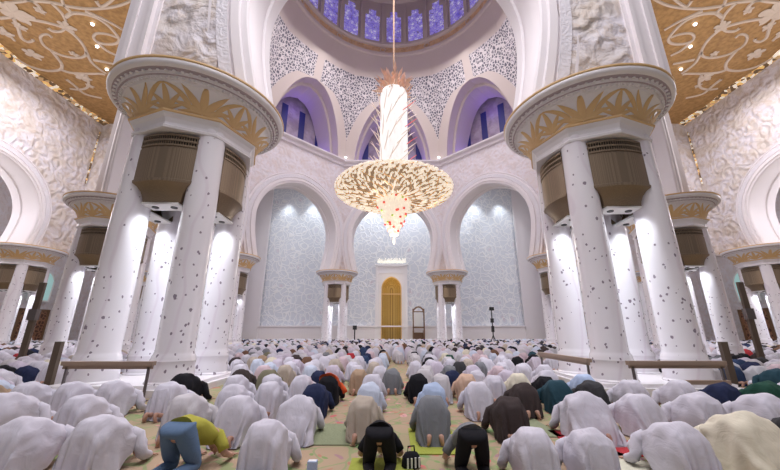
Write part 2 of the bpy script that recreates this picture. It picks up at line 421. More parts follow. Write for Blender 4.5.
def make_bell():
    b = MB(); b.lathe(BELL, 64)
    for q in range(len(b.f)):
        i = q // 64
        if i < len(BELL) - 1 and BELL[i][1] >= 9.43 and BELL[i][1] <= 9.65 and i % 2 == 1: b.m[q] = 2  # darker band colour paints in the shading of the relief rows
    b.lathe([(2.97, 9.83), (3.0, 9.86), (3.0, 9.91), (2.93, 9.93)], 64, mi=1)
    # scalloped drop band and bead row under the rim
    for k in range(96):
        a = 2 * pi * k / 96; b.ball((2.56 * cos(a), 2.56 * sin(a), 9.45), .06, 5, 0)
    for k in range(72):
        a = 2 * pi * k / 72; b.ball((2.74 * cos(a), 2.74 * sin(a), 9.56), .06, 5, 0, (1, 1, .7))
    me = b.mesh('bell_capital', [M['marble_plain'], M['gold'], M['relief_shade']], True); smooth_angle(me, 40); return me
BELLM = make_bell()
def make_palmettes():
    b = MB()
    def blade(a0, z0, ang, length, width, bend=0.0):
        nseg = 7; L = []; R = []
        for i in range(nseg + 1):
            t = i / nseg; wd = width * (sin(pi * min(1, (t * .92 + .08))) ** .7) * (1 - .35 * t)
            th = ang + bend * t
            if i == 0: px, pz = 0, 0
            else: px += sin(th) * length / nseg; pz += cos(th) * length / nseg
            L.append((px - wd * cos(th), pz + wd * sin(th))); R.append((px + wd * cos(th), pz - wd * sin(th)))
        vs = []
        for (lx, lz), (rx, rz), in zip(L, R):
            for x, z, o in ((lx, lz, .01), ((lx + rx) / 2, (lz + rz) / 2, .055), (rx, rz, .01)):
                zz = min(9.36, max(8.63, z0 + z * .78)); r = bell_r(zz) + o; a = a0 + x / 2.1
                vs.append((r * cos(a), r * sin(a), zz))
        fs = []
        for i in range(nseg):
            for j in range(2): fs.append((i * 3 + j, (i + 1) * 3 + j, (i + 1) * 3 + j + 1, i * 3 + j + 1))
        b.add(vs, fs)
    nP = 6
    for k in range(nP):
        a = 2 * pi * (k + .5) / nP + pi / 2
        for ang, ln, wd, bd in ((0, 1.15, .15, 0), (.5, 1.12, .14, .15), (-.5, 1.12, .14, -.15), (.95, 1.0, .13, .4), (-.95, 1.0, .13, -.4), (1.3, .75, .10, .4), (-1.3, .75, .10, -.4)):
            blade(a, 8.64, ang, ln, wd, bd)
        a2 = 2 * pi * k / nP + pi / 2
        for ang, ln, wd, bd in ((0, 1.0, .13, 0), (.42, .82, .11, .3), (-.42, .82, .11, -.3), (.85, .62, .09, .5), (-.85, .62, .09, -.5)):
            blade(a2, 8.64, ang, ln, wd, bd)
        for sgn in (-1, 1): blade(a + sgn * .16, 8.64, sgn * .10, 1.35, .10, sgn * 1.05)
    return b.mesh('gilt_palmettes', [M['gold']], True)
PALM = make_palmettes()
def make_plinth():
    b = MB(); b.box((0, 0, .09), (3.9, 3.9, .18)); b.box((0, 0, .22), (3.6, 3.6, .10)); return b.mesh('plinth', [M['marble_plain']])
PLINTH = make_plinth()
def obj(name, me, parent, loc=(0, 0, 0), rz=0):
    o = bpy.data.objects.new(name, me); COL.objects.link(o); o.parent = parent; o.location = loc; o.rotation_euler = (0, 0, rz); return o
def cluster(p, label, rz=0, lit=4, power=60):
    t = empty('column_cluster', (p[0], p[1], 0), label, 'column cluster', 'clusters of four white marble columns', rz)
    obj('plinth', PLINTH, t)
    for sx in (-1, 1):
        for sy in (-1, 1): obj('shaft', SHAFT, t, (sx * HS, sy * HS, .0))
    for k in range(4):
        g = obj('grille', GRILLE, t, rz=k * pi / 2); obj('lamp_tray', TRAY, g)
    obj('neck_moulding', NECK, t); c = obj('capital', BELLM, t); obj('gilt_palmettes', PALM, c)
    for k in range(lit):
        a = rz + k * pi / 2 - pi / 2
        d = HS + .1
        light('column_downlight', 'SPOT', (p[0] + d * cos(a), p[1] + d * sin(a), 5.45), power, (.90, .94, 1), .12, target=(p[0] + d * cos(a), p[1] + d * sin(a), 0), spot=150, blend=.7)
    return t
cluster(NL, 'large near cluster of four inlaid marble columns, left of the chandelier', .03, 4, 270)
cluster(NR, 'large near cluster of four inlaid marble columns, right of the chandelier', -.02, 4, 270)
cluster(SL, 'column cluster just behind the large near left cluster', 0, 4, 270)
cluster(SR, 'column cluster just behind the large near right cluster', 0, 4, 270)
cluster(DL, 'distant column cluster half hidden by the near left cluster, by the left wall bay', 0, 2, 120)
cluster(DR, 'distant column cluster half hidden by the near right cluster, by the right wall bay', 0, 2, 120)
cluster(FL, 'small distant column cluster between left bay and gold niche', 0, 4, 270)
cluster(FR, 'small distant column cluster between gold niche and right bay', 0, 4, 270)
cluster(OL, 'side hall column cluster at the left edge, under the arcade wall', 0, 4, 270)
cluster(OR_, 'side hall column cluster at the right edge, under the arcade wall', 0, 4, 270)
cluster(BL, 'far back aisle column cluster seen through the left columns', 0, 1, 120)
cluster(BR, 'far back aisle column cluster seen through the right columns', 0, 1, 120)

# ------------------------------------------------------------------ arch walls
def contour(r, zc, foot, zf, top, n=40):
    """inner outline of a slightly horseshoe, faintly pointed arch: left foot to right foot, as (x,z)"""
    half = []
    for i in range(9):
        t = i / 8; z = zf + (zc - zf) * t; half.append((foot + (r - foot) * sin(t * pi / 2), z))
    for i in range(1, n // 2 + 1):
        a = (pi / 2) * i / (n // 2)
        x = r * cos(a); z = zc + (top - zc) * (sin(a) * .96 + .04 * (a / (pi / 2)) ** 3)
        half.append((max(x, 0), z))
    return [(-x, z) for x, z in half] + [(x, z) for x, z in half[-2::-1]]
def normals(c):
    out = []
    for i in range(len(c)):
        a = c[max(i - 1, 0)]; b_ = c[min(i + 1, len(c) - 1)]
        dx, dz = b_[0] - a[0], b_[1] - a[1]; l = sqrt(dx * dx + dz * dz); out.append((-dz / l, dx / l))
    out[0] = (-1, 0); out[-1] = (1, 0)
    return out
def arch_wall(name, A, B, z1, c, zf, ring, T=1.1, m_out='relief', m_in='relief_soft', prof=None, bays_centre=None, ext=0.0, label=None):
    A = Vector((*A, 0)); B = Vector((*B, 0)); mid = (A + B) / 2 if bays_centre is None else Vector((*bays_centre, 0))
    u = (B - A).normalized(); nrm = Vector((u.y, -u.x, 0))   # nrm: toward the outside (camera side for a wall running +X)
    La = (A - mid).dot(u) - ext; Lb = (B - mid).dot(u) + ext
    def P(x, d, z): q = mid + u * x + nrm * d; return (q.x, q.y, z)
    nn = normals(c); zc = max(c, key=lambda q: abs(q[0]))[1]
    bd = []
    for (x, z) in c:
        if z <= zc + 1e-6: bd.append((La if x < 0 else Lb, z))
        else:
            dx, dz = x, z - zc; L = Lb if dx > 0 else -La
            k = min(L / abs(dx) if abs(dx) > 1e-9 else 1e9, (z1 - zc) / dz if dz > 1e-9 else 1e9)
            bd.append((x * k, zc + dz * k))
    for corner in ((La, z1), (Lb, z1)):
        i = min(range(len(bd)), key=lambda j: (bd[j][0] - corner[0]) ** 2 + (bd[j][1] - corner[1]) ** 2); bd[i] = corner
    b = MB(); n_ = len(c); K = 5
    for side, mi in ((1, 0), (-1, 1)):
        vs = []
        for i in range(n_):
            for k in range(K + 1):
                t = k / K; x = c[i][0] * (1 - t) + bd[i][0] * t; z = c[i][1] * (1 - t) + bd[i][1] * t; vs.append(P(x, side * T, z))
        fs = []
        for i in range(n_ - 1):
            for k in range(K):
                q = (i * (K + 1) + k, i * (K + 1) + k + 1, (i + 1) * (K + 1) + k + 1, (i + 1) * (K + 1) + k)
                fs.append(q if side > 0 else q[::-1])
        b.add(vs, fs, mi)
    # top, ends, feet
    b.add([P(La, T, z1), P(Lb, T, z1), P(Lb, -T, z1), P(La, -T, z1)], [(0, 1, 2, 3)], 2)
    for L in (La, Lb): b.add([P(L, T, zf), P(L, -T, zf), P(L, -T, z1), P(L, T, z1)], [(0, 1, 2, 3)], 2)
    b.add([P(La, T, zf), P(c[0][0], T, zf), P(c[0][0], -T, zf), P(La, -T, zf)], [(0, 1, 2, 3)], 2)
    b.add([P(Lb, T, zf), P(c[-1][0], T, zf), P(c[-1][0], -T, zf), P(Lb, -T, zf)], [(0, 1, 2, 3)], 2)
    wall = struct(b.build(name, [M[m_out], M[m_in], M['plaster']]), label)
    # archivolt: stepped bands round the opening plus the soffit
    prof = prof or [(0, -.0), (.0, .10), (.06, .20), (.28, .22), (.32, .32), (.62, .34), (.66, .22), (.72, .20), (.76, .30), (1.18, .32), (1.24, .20), (1.36, .20), (1.40, .28), (1.50, .28), (1.56, .0)]
    prof = [(d * ring / 1.56, h) for d, h in prof]
    full = [(d, T + h) for d, h in prof][::-1] + [(0, .55), (.10, .5), (.10, -.5), (0, -.55)] + [(d, -T - h) for d, h in prof]
    vs = []; fs = []
    for i in range(n_):
        for d, h in full: vs.append(P(c[i][0] + nn[i][0] * d, h, max(zf, c[i][1] + nn[i][1] * d)))
    m = len(full); b = MB()
    for i in range(n_ - 1):
        for k in range(m - 1): fs.append((i * m + k, i * m + k + 1, (i + 1) * m + k + 1, (i + 1) * m + k))
    b.add(vs, fs)
    for idx in range(len(b.m)):
        k = idx % (m - 1)
        if .70 < prof[min(k, len(prof) - 1)][0] if False else False: pass
    o = b.build('trim_arch', M['plaster'], None, True); smooth_angle(o.data, 30)
    # a tooled band inside the moulding
    ti = [k for k in range(m - 1) if abs(full[k][0] - full[k + 1][0]) > .3 * ring / 1.56]
    o.data.materials.append(M['tooled'])
    for idx, p in enumerate(o.data.polygons):
        if (idx % (m - 1)) in ti: p.material_index = 1
    struct(o, 'stepped white arch moulding')
    return wall
C_OCT = contour(5.85, 15.0, 5.0, CAPZ, 21.0)
for i in range(8):
    A, B = OCT[i], OCT[(i + 1) % 8]
    nm = ['wall_near', 'wall_near_right', 'wall_right', 'wall_far_right', 'wall_far', 'wall_far_left', 'wall_left', 'wall_near_left'][i]
    arch_wall(nm, A, B, CORN, C_OCT, CAPZ, 1.56, label='arched marble wall of the domed octagon')
# masonry blocks standing on the capitals
def pier_block(p, name, x0, x1, y0, y1, pil):
    b = MB(); b.box(((x0 + x1) / 2, (y0 + y1) / 2, (CAPZ + CORN) / 2), (x1 - x0, y1 - y0, CORN - CAPZ - .02), 0)
    if pil:
        s = pil; xa = x0 if s < 0 else x1
        for k, (wd, pr) in enumerate(((.30, .10), (.18, .22), (.42, .16), (.14, .24), (.16, .08))):
            off = sum(q[0] for q in ((.30, 0), (.18, 0), (.42, 0), (.14, 0), (.16, 0))[:k]); cx = xa - s * (off + wd / 2)
            b.box((cx, y0 - pr / 2 + .01, (CAPZ + CORN) / 2), (wd, pr, CORN - CAPZ - .06), 1)
            b.box((xa + s * pr / 2, y0 + .15 + off + wd / 2, (CAPZ + CORN) / 2), (pr, wd, CORN - CAPZ - .06), 1)
        b.box(((x0 + x1) / 2, y0 - .05, CAPZ + .28), (x1 - x0 - .1, .14, .5), 1)
    struct(b.build(name, [M['relief'], M['plaster']]))
pier_block(NL, 'wall_pier_near_left', -10.2, -6.5, 9.98, 13.2, -1)
pier_block(NR, 'wall_pier_near_right', 6.6, 10.3, 10.3, 13.4, 1)
pier_block(SL, 'wall_pier_side_left', -19.7, -17.2, 20.4, 23.2, -1)
pier_block(SR, 'wall_pier_side_right', 17.1, 19.6, 20.5, 23.3, 1)
# cornice round the inside of the octagon
def oct_pt(k, t, off=0.0):
    A = Vector(OCT[k % 8]); B = Vector(OCT[(k + 1) % 8]); p = A.lerp(B, t)
    c = Vector((CX, CY)); d = (p - c); return c + d * (1 - off / 17.0)
b = MB(); prof = [(1.0, 26.3), (1.25, 26.4), (1.3, 26.75), (1.7, 26.95), (1.75, 27.15), (1.0, 27.2), (-1.2, 27.2)]
vs = []; fs = []
for k in range(8):
    p = oct_pt(k, 0)
    for off, z in prof: q = oct_pt(k, 0, off); vs.append((q.x, q.y, z))
m = len(prof)
for k in range(8):
    for j in range(m - 1): fs.append((k * m + j, k * m + j + 1, ((k + 1) % 8) * m + j + 1, ((k + 1) % 8) * m + j))
b.add(vs, fs); struct(b.build('trim_cornice', M['plaster']), 'white cornice above the arches')

# ------------------------------------------------------------------ pendentive zone, niches, drum and dome
RZ, RR = 44.3, 13.9
def zone_pt(k, t, v):
    p = oct_pt(k, t, 1.2); a = atan2(p.y - CY, p.x - CX); q = Vector((CX + RR * cos(a), CY + RR * sin(a)))
    e = v ** 1.7
    r = p.lerp(q, e); return Vector((r.x, r.y, 27.15 + (RZ - 27.15) * v))
VA, VT = .60, .80
def a_of(v):           # half width of the opening at height v
    if v >= VA: return 0
    return .80 * sqrt(max(0, 1 - (v / VA) ** 1.9))
b = MB(); NV = 40; fr = [0, .3, .65, 1]
for k in range(8):
    for s in (-1, 1):
        rows = []
        for i in range(NV + 1):
            v = i / NV; a = a_of(v)
            band = min(.26 * (1 - .1 * v) + (.0 if a > 0 else 0), 1 - a)
            vt = max(0, v - VA) / (VT - VA)
            e0 = a; e1 = min(1, a + band) if a > 0 else min(1, .10 + .9 * 0)
            us = [e0 + (e1 - e0) * q for q in fr] + [e1 + (1 - e1) * q / 6 for q in range(1, 7)]
            rows.append([zone_pt(k, .5 + s * .5 * uu, v) for uu in us])
        ncol = len(rows[0]); vs = [p for r in rows for p in r]; fs = []; ms = []
        for i in range(NV):
            for j in range(ncol - 1):
                q = (i * ncol + j, i * ncol + j + 1, (i + 1) * ncol + j + 1, (i + 1) * ncol + j)
                fs.append(q if s < 0 else q[::-1]); ms.append(1 if (j >= 3 and i / NV < VT) else 0)
        o = len(b.f); b.add(vs, fs, 0)
        for q, mm in enumerate(ms): b.m[o + q] = mm
zone = b.build('wall_pendentives', [M['plaster_warm'], M['pierced']]); struct(zone, 'pierced pendentives under the dome')
# niche vaults behind the openings (soffit + back wall with blue slots)
b = MB(); bb = MB()
for k in range(8):
    edge = []
    for i in range(25): v = VA * i / 24; edge.append((-a_of(v), v))
    edge += [(-u, v) for u, v in edge[-2::-1]]
    mid = oct_pt(k, .5); out = (mid - Vector((CX, CY))).normalized(); out3 = Vector((out.x, out.y, 0))
    vs = []; L = 4
    deps = (0, 1.6, 1.65, 5.2)
    for u, v in edge:
        p = zone_pt(k, .5 + .5 * u, v)
        for d in deps:
            sc = 1 if d < 1.62 else .93
            c0 = zone_pt(k, .5, .25); q = c0 + (p - c0) * sc
            if v < 1e-6: q.z = 27.15
            vs.append(q + out3 * d)
    fs = []
    for i in range(len(edge) - 1):
        for j in range(3): fs.append((i * 4 + j, (i + 1) * 4 + j, (i + 1) * 4 + j + 1, i * 4 + j + 1))
    b.add(vs, fs)
    # back wall
    tang = Vector((-out.y, out.x, 0)); c3 = Vector((mid.x, mid.y, 0)) + out3 * 3.4
    def Q(x, z, d=0): q = c3 + tang * x + out3 * d; return (q.x, q.y, z)
    b.add([Q(-8, 26.9), Q(8, 26.9), Q(8, 42), Q(-8, 42)], [(0, 1, 2, 3)], 1)
    o_ = MB()
    for x in (-4.6, -1.5, 1.5, 4.6):
        hh = 35.6 if abs(x) < 2 else 33.5
        W_ = .5
        b.add([Q(x - W_, 28.6, -.06), Q(x + W_, 28.6, -.06), Q(x + W_, hh, -.06), Q(x - W_, hh, -.06), Q(x - W_, 28.6, .1), Q(x + W_, 28.6, .1), Q(x + W_, hh, .1), Q(x - W_, hh, .1)],
              [(0, 1, 2, 3), (0, 1, 5, 4), (3, 2, 6, 7), (0, 3, 7, 4), (1, 2, 6, 5)], 2)
    lp = Vector((mid.x, mid.y, 28.2)) + out3 * 1.9
    if k not in (0,):
        for sx in (-1, 1):
            light('niche_blue_light', 'POINT', (lp.x + tang.x * 3.5 * sx, lp.y + tang.y * 3.5 * sx, 28.0), 200, (.16, .10, 1), .3)
        light('niche_blue_light', 'POINT', (lp.x, lp.y, 35.0), 120, (.18, .09, 1), .3)
struct(b.build('wall_niches', [M['plaster_warm'], M['niche'], M['slot']]), 'arched niches with blue windows')
# ring, drum, windows, dome
b = MB()
b.lathe([(13.9, 44.2), (13.6, 44.3), (13.5, 44.7), (13.75, 44.8)], 96, (CX, CY, 0), 0, cap=False)
b.lathe([(13.75, 44.75), (13.75, 45.9)], 96, (CX, CY, 0), 1, cap=False)
b.lathe([(13.75, 45.9), (13.45, 45.95), (13.3, 46.1), (13.3, 46.4), (13.6, 46.5)], 96, (CX, CY, 0), 0, cap=False)
ng = 24 * 6
z_ = [46.5, 46.9, 52.0, 53.2, 55.0]
vs = []; fs = []; ms = []
for z in z_:
    for k in range(ng): a = 2 * pi * (k + 0) / ng + pi / 2 - pi / 24; vs.append((CX + 13.6 * cos(a), CY + 13.6 * sin(a), z))
for i in range(len(z_) - 1):
    for k in range(ng):
        fs.append((i * ng + k, i * ng + (k + 1) % ng, (i + 1) * ng + (k + 1) % ng, (i + 1) * ng + k))
        ph = k % 6; ms.append(2 if (i == 1 and ph in (1, 2, 3, 4)) or (i == 2 and ph in (2, 3)) else 0)
o = len(b.f); b.add(vs, fs)
for q, mm in enumerate(ms): b.m[o + q] = mm
dome = [(13.6, 55), (13.2, 55.3), (13.6, 55.8)] + [(13.6 * cos(a), 56 + 13 * sin(a)) for a in [pi / 2 * i / 10 for i in range(10)]] + [(.1, 69)]
b.lathe(dome, 96, (CX, CY, 0), 0, cap=False)
M['ringgold'] = relief('gilt_ring_band', (.70, .46, .24), (.55, .34, .18), 1.6, .4, .05, c3=(.62, .50, .40))
struct(b.build('ceiling_dome', [M['plaster_warm'], M['ringgold'], M['stained']]), 'dome drum with blue stained windows')
# small roundels in the gold band, mullions between windows
b = MB()
for k in range(24):
    a = 2 * pi * k / 24 + pi / 2 + pi / 24
    b.box((CX + 13.45 * cos(a), CY + 13.45 * sin(a), 50.5), (.5, .35, 8.2), 0, a + pi / 2)
    if k % 2 == 0:
        c = Vector((CX + 13.7 * cos(a), CY + 13.7 * sin(a), 45.25)); d = Vector((-cos(a), -sin(a), 0)); t = Vector((-sin(a), cos(a), 0))
        pts = [c + d * .1 + t * (.42 * cos(q)) + Vector((0, 0, .42 * sin(q))) for q in [2 * pi * j / 12 for j in range(13)]]
        b.tube(pts, .07, 5, 0)
struct(b.build('trim_drum', M['plaster_warm']), 'cream piers between the drum windows')
# little lamps on the cornice above each pier
for k in (2, 3, 4, 5, 6, 7):
    q = oct_pt(k, 0, 1.6); b = MB(); b.lathe([(.12, 0), (.16, .1), (.16, .3)], 12, (0, 0, 0), 0); b.ball((0, 0, .42), .17, 10, 1)
    nm = {2: 'near right', 3: 'right', 4: 'far right', 5: 'far left', 6: 'left', 7: 'near left'}[k]
    o = b.build('cornice_lamp', [M['white'], M['lamp']], loc=(q.x, q.y, 27.2)); tag(o, 'small bright lamp on the cornice under the dome, above the %s octagon pier' % nm, 'lamp', 'cornice lamps')

# ------------------------------------------------------------------ side halls: walls and gold ceilings
CZ = 26.9
C_S = contour(4.9, 12.9, 4.4, CAPZ, 17.6)
for sx in (-1, 1):
    side = 'left' if sx < 0 else 'right'
    X = 37.8
    segs = [(20.9, 33.7), (8.1, 20.9)]
    for j, (y0, y1) in enumerate(segs):
        A, B = (sx * X, y0), (sx * X, y1)
        if sx < 0: A, B = B, A
        arch_wall('wall_arcade_' + side, A, B, CZ, C_S, CAPZ, 1.25, T=1.2, m_out='relief', m_in='relief', label='carved marble arcade wall of the %s side hall' % side)
    b = MB(); b.box((sx * X, 35.6, (CAPZ + CZ) / 2), (2.4, 3.8, CZ - CAPZ)); struct(b.build('wall_pier_' + side, M['relief']))
    A, B = (-36.6, 37.6), (-18.4, 37.6)
    if sx > 0: A, B = (18.4, 37.6), (36.6, 37.6)
    arch_wall('wall_cross_' + side, A, B, CZ, C_OCT, CAPZ, 1.56, m_out='relief', m_in='relief', label='cross arch wall of the %s side hall' % side)
    # ceiling polygon around the octagon
    N_, S_, D_ = (NL, SL, DL) if sx < 0 else (NR, SR, DR)
    n2 = 40
    b = MB(); poly = [(sx * 36.8, -4), (N_[0], -4), N_, S_, D_, (D_[0], 37.6), (sx * 36.8, 37.6)]
    b.add([(x, y, CZ) for x, y in poly], [tuple(range(len(poly)))]); struct(b.build('ceiling_' + side, M['goldceil']), 'gold ceiling of the %s side hall with pale scrolls' % side)
    # glittering cove along the wall top; glowing corner strip imitates reflected gold light
    b = MB(); pr = [(0, -.30), (.15, -.22), (.35, -.08), (.55, .0)]
    vs = []; fs = []
    nS = 40
    for i in range(nS + 1):
        y = -4 + 41.6 * i / nS; wv = 1 + .35 * sin(y * 1.1)
        for dx, dz in pr: vs.append((sx * (36.6 - dx * wv), y, CZ + dz))
    for i in range(nS):
        for j in range(3): fs.append((i * 4 + j, i * 4 + j + 1, (i + 1) * 4 + j + 1, (i + 1) * 4 + j))
    b.add(vs, fs); b.box((sx * 36.45, 37.3 - 1.15, 22), (.08, .14, 7.0)); struct(b.build('trim_cove_' + side, M['glitter']), 'glittering gold cove and imitated gold gleam at the corner')
    # outer wall beyond the arcade, with carved wood screens and teal windows
    b = MB(); b.add([(sx * 52, -2, 0), (sx * 52, 57, 0), (sx * 52, 57, 27), (sx * 52, -2, 27)], [(0, 1, 2, 3)])
    b.add([(sx * 36.6, -2, CZ), (sx * 52, -2, CZ), (sx * 52, 57, CZ), (sx * 36.6, 57, CZ)], [(0, 1, 2, 3)])
    b.add([(sx * 52, 57, 0), (sx * 22, 57, 0), (sx * 22, 57, 27), (sx * 52, 57, 27)], [(0, 1, 2, 3)])
    struct(b.build('wall_outer_' + side, M['relief_soft']))
    idx = 0
    for (x, y, rz) in [(51.6, 26, pi / 2), (51.6, 38, pi / 2), (51.6, 49, pi / 2), (47, 56.6, 0), (40, 56.6, 0), (33, 56.6, 0)]:
        b = MB(); b.box((0, 0, 2.3), (3.6, .25, 4.6), 0); b.box((0, 0, 4.7), (4.2, .4, .3), 1); b.box((-1.95, 0, 2.35), (.3, .4, 4.7), 1); b.box((1.95, 0, 2.35), (.3, .4, 4.7), 1)
        o = b.build('door_%d' % (idx + 1 + (10 if sx > 0 else 0)), [M['lattice'], M['wood']], loc=(sx * x, y, 0)); o.rotation_euler = (0, 0, rz); struct(o, 'carved brown wooden screen door')
        b = MB(); c = contour(1.5, 8.6, 1.4, 6.0, 10.4, 16)
        b.add([(q[0], 0, q[1]) for q in c], [tuple(range(len(c)))], 0); b.tube([(q[0], -.05, q[1]) for q in c], .14, 6, 1); b.box((0, -.05, 6.0), (3.1, .2, .25), 1)
        for zz in (7, 8, 9): b.box((0, -.04, zz), (2.8, .06, .07), 1)
        for xx in (-.7, 0, .7): b.box((xx, -.04, 8), (.07, .06, 3.8), 1)
        o = b.build('window_%d' % (idx + 1 + (10 if sx > 0 else 0)), [M['teal'], M['white']], loc=(sx * (x - (.15 if rz else 0)), y - (0 if rz else .15), 0)); o.rotation_euler = (0, 0, rz * (1 if sx > 0 else -1)); struct(o, 'arched teal window'); idx += 1
b = MB(); b.add([(NL[0], NL[1], CZ), (NR[0], NR[1], CZ), (NR[0], -4, CZ), (NL[0], -4, CZ)], [(0, 1, 2, 3)]); struct(b.build('ceiling_front', M['goldceil']))
# back aisle roof
b = MB(); b.add([(-52, 37.6, CZ + .1), (DL[0], 37.6, CZ + .1), DL + (CZ + .1,), FL + (CZ + .1,), FR + (CZ + .1,), DR + (CZ + .1,), (DR[0], 37.6, CZ + .1), (52, 37.6, CZ + .1), (52, 57.2, CZ + .1), (-52, 57.2, CZ + .1)], [tuple(range(10))])
struct(b.build('ceiling_back', M['plaster']))

# scrollwork on the gold ceilings (left bay; the right one mirrors it)
CURVES = [[(-32.99, 21.74), (-31.81, 21.64), (-30.74, 21.8), (-29.73, 22.04), (-28.95, 22.34), (-28.51, 22.65), (-28.27, 23.19), (-28.33, 24.08), (-28.8, 25.15), (-29.55, 25.78), (-30.59, 25.91), (-31.52, 25.6), (-31.96, 25.03), (-32.05, 24.43), (-31.64, 23.74), (-31.07, 23.36), (-30.53, 23.3), (-30.48, 23.63)], [(-28.8, 25.15), (-29.41, 26.43), (-29.39, 27.39), (-29.23, 27.96)], [(-31.96, 25.03), (-32.19, 25.78), (-32.57, 26.7), (-33.33, 27.39), (-34.48, 27.59), (-35.35, 27.39), (-36.05, 26.84), (-36.36, 25.78), (-36.72, 25.03), (-36.94, 24.2)], [(-33.33, 27.39), (-32.77, 27.82), (-31.39, 27.96), (-29.88, 27.96), (-29.46, 28.11)], [(-31.81, 21.64), (-32.47, 22.65), (-33.24, 23.63), (-33.14, 24.08), (-32.54, 23.97), (-32.36, 23.7)], [(-29.0, 20.15), (-27.32, 20.33), (-26.14, 20.69), (-24.58, 20.88), (-22.53, 20.69), (-20.75, 20.15), (-19.12, 19.3)], [(-27.32, 20.33), (-27.36, 21.25), (-27.75, 22.04)], [(-27.37, 21.64), (-26.52, 21.29), (-25.52, 21.35), (-24.79, 21.74), (-24.48, 22.45), (-24.52, 23.41), (-24.77, 23.97), (-25.43, 24.31), (-26.4, 24.31), (-26.88, 23.97), (-26.69, 23.52), (-26.03, 23.19), (-25.18, 23.3), (-24.69, 23.63)], [(-25.26, 21.07), (-24.53, 21.64), (-23.95, 22.24), (-23.53, 22.87)], [(-28.98, 26.17), (-28.17, 26.43), (-27.35, 26.7)], [(-31.39, 27.96), (-31.85, 28.85), (-32.93, 29.96), (-34.15, 30.28), (-34.92, 30.12)], [(-26.89, 24.2), (-26.8, 25.03), (-26.31, 25.65)], [(-29.89, 22.65), (-29.74, 22.97), (-29.0, 22.97), (-28.23, 22.55)], [(-34.04, 28.7), (-34.01, 29.63), (-34.05, 30.95), (-32.76, 31.65)], [(-28.67, 20.15), (-28.63, 20.69), (-28.92, 21.07), (-29.17, 20.97)], [(-31.6, 20.51), (-30.38, 20.33), (-29.0, 20.15), (-27.13, 19.47)], [(-33.79, 22.45), (-33.95, 23.08), (-34.17, 23.97)], [(-23.61, 20.15), (-23.56, 20.69), (-21.95, 19.98)], [(-26.52, 21.29), (-26.48, 20.51), (-25.81, 19.47)]]
FLOWERS = [(-28.13, 22.45, 1.3), (-34.13, 25.4, 1.5), (-32.11, 28.4, 1.5), (-34.14, 23.08, 1.2), (-31.18, 21.07, 2.4), (-30.22, 25.4, 0.8), (-28.91, 20.97, 0.8), (-32.42, 29.63, 0.8), (-32.15, 22.45, 1.0)]
def ribbon(b, pts, wd, z, th=.10):
    n_ = len(pts); vs = []
    for i, p in enumerate(pts):
        a = pts[max(i - 1, 0)]; c = pts[min(i + 1, n_ - 1)]; dx, dy = c[0] - a[0], c[1] - a[1]; l = sqrt(dx * dx + dy * dy) or 1
        w_ = wd(i / (n_ - 1)) if callable(wd) else wd
        nx, ny = -dy / l * w_, dx / l * w_
        vs += [(p[0] - nx, p[1] - ny, z), (p[0] - nx * .6, p[1] - ny * .6, z - th), (p[0] + nx * .6, p[1] + ny * .6, z - th), (p[0] + nx, p[1] + ny, z)]
    fs = [(i * 4 + j, i * 4 + j + 1, (i + 1) * 4 + j + 1, (i + 1) * 4 + j) for i in range(n_ - 1) for j in range(3)]
    b.add(vs, fs)
def flower(b, x, y, r, rot, z, petals=5):
    vs = [(x, y, z - .22)]; n_ = petals * 8
    for k in range(n_):
        a = 2 * pi * k / n_; rr = r * (.55 + .45 * abs(cos(a * petals / 2)) ** .7) * (1.3 if k < n_ / petals else 1)
        vs.append((x + rr * cos(a + rot), y + rr * sin(a + rot), z - .06))
    b.add(vs, [(0, 1 + (k + 1) % n_, 1 + k) for k in range(n_)])
    for k in range(n_): pass
def spiral(b, x, y, r, turns, a0, sgn, wd, z):
    pts = []; n_ = int(turns * 22)
    for i in range(n_ + 1):
        t = i / n_; rr = r * (1 - .80 * t); a = a0 + sgn * 2 * pi * turns * t; pts.append((x + rr * cos(a), y + rr * sin(a)))
    ribbon(b, pts, lambda t: wd * (1.15 - .5 * t), z); return pts
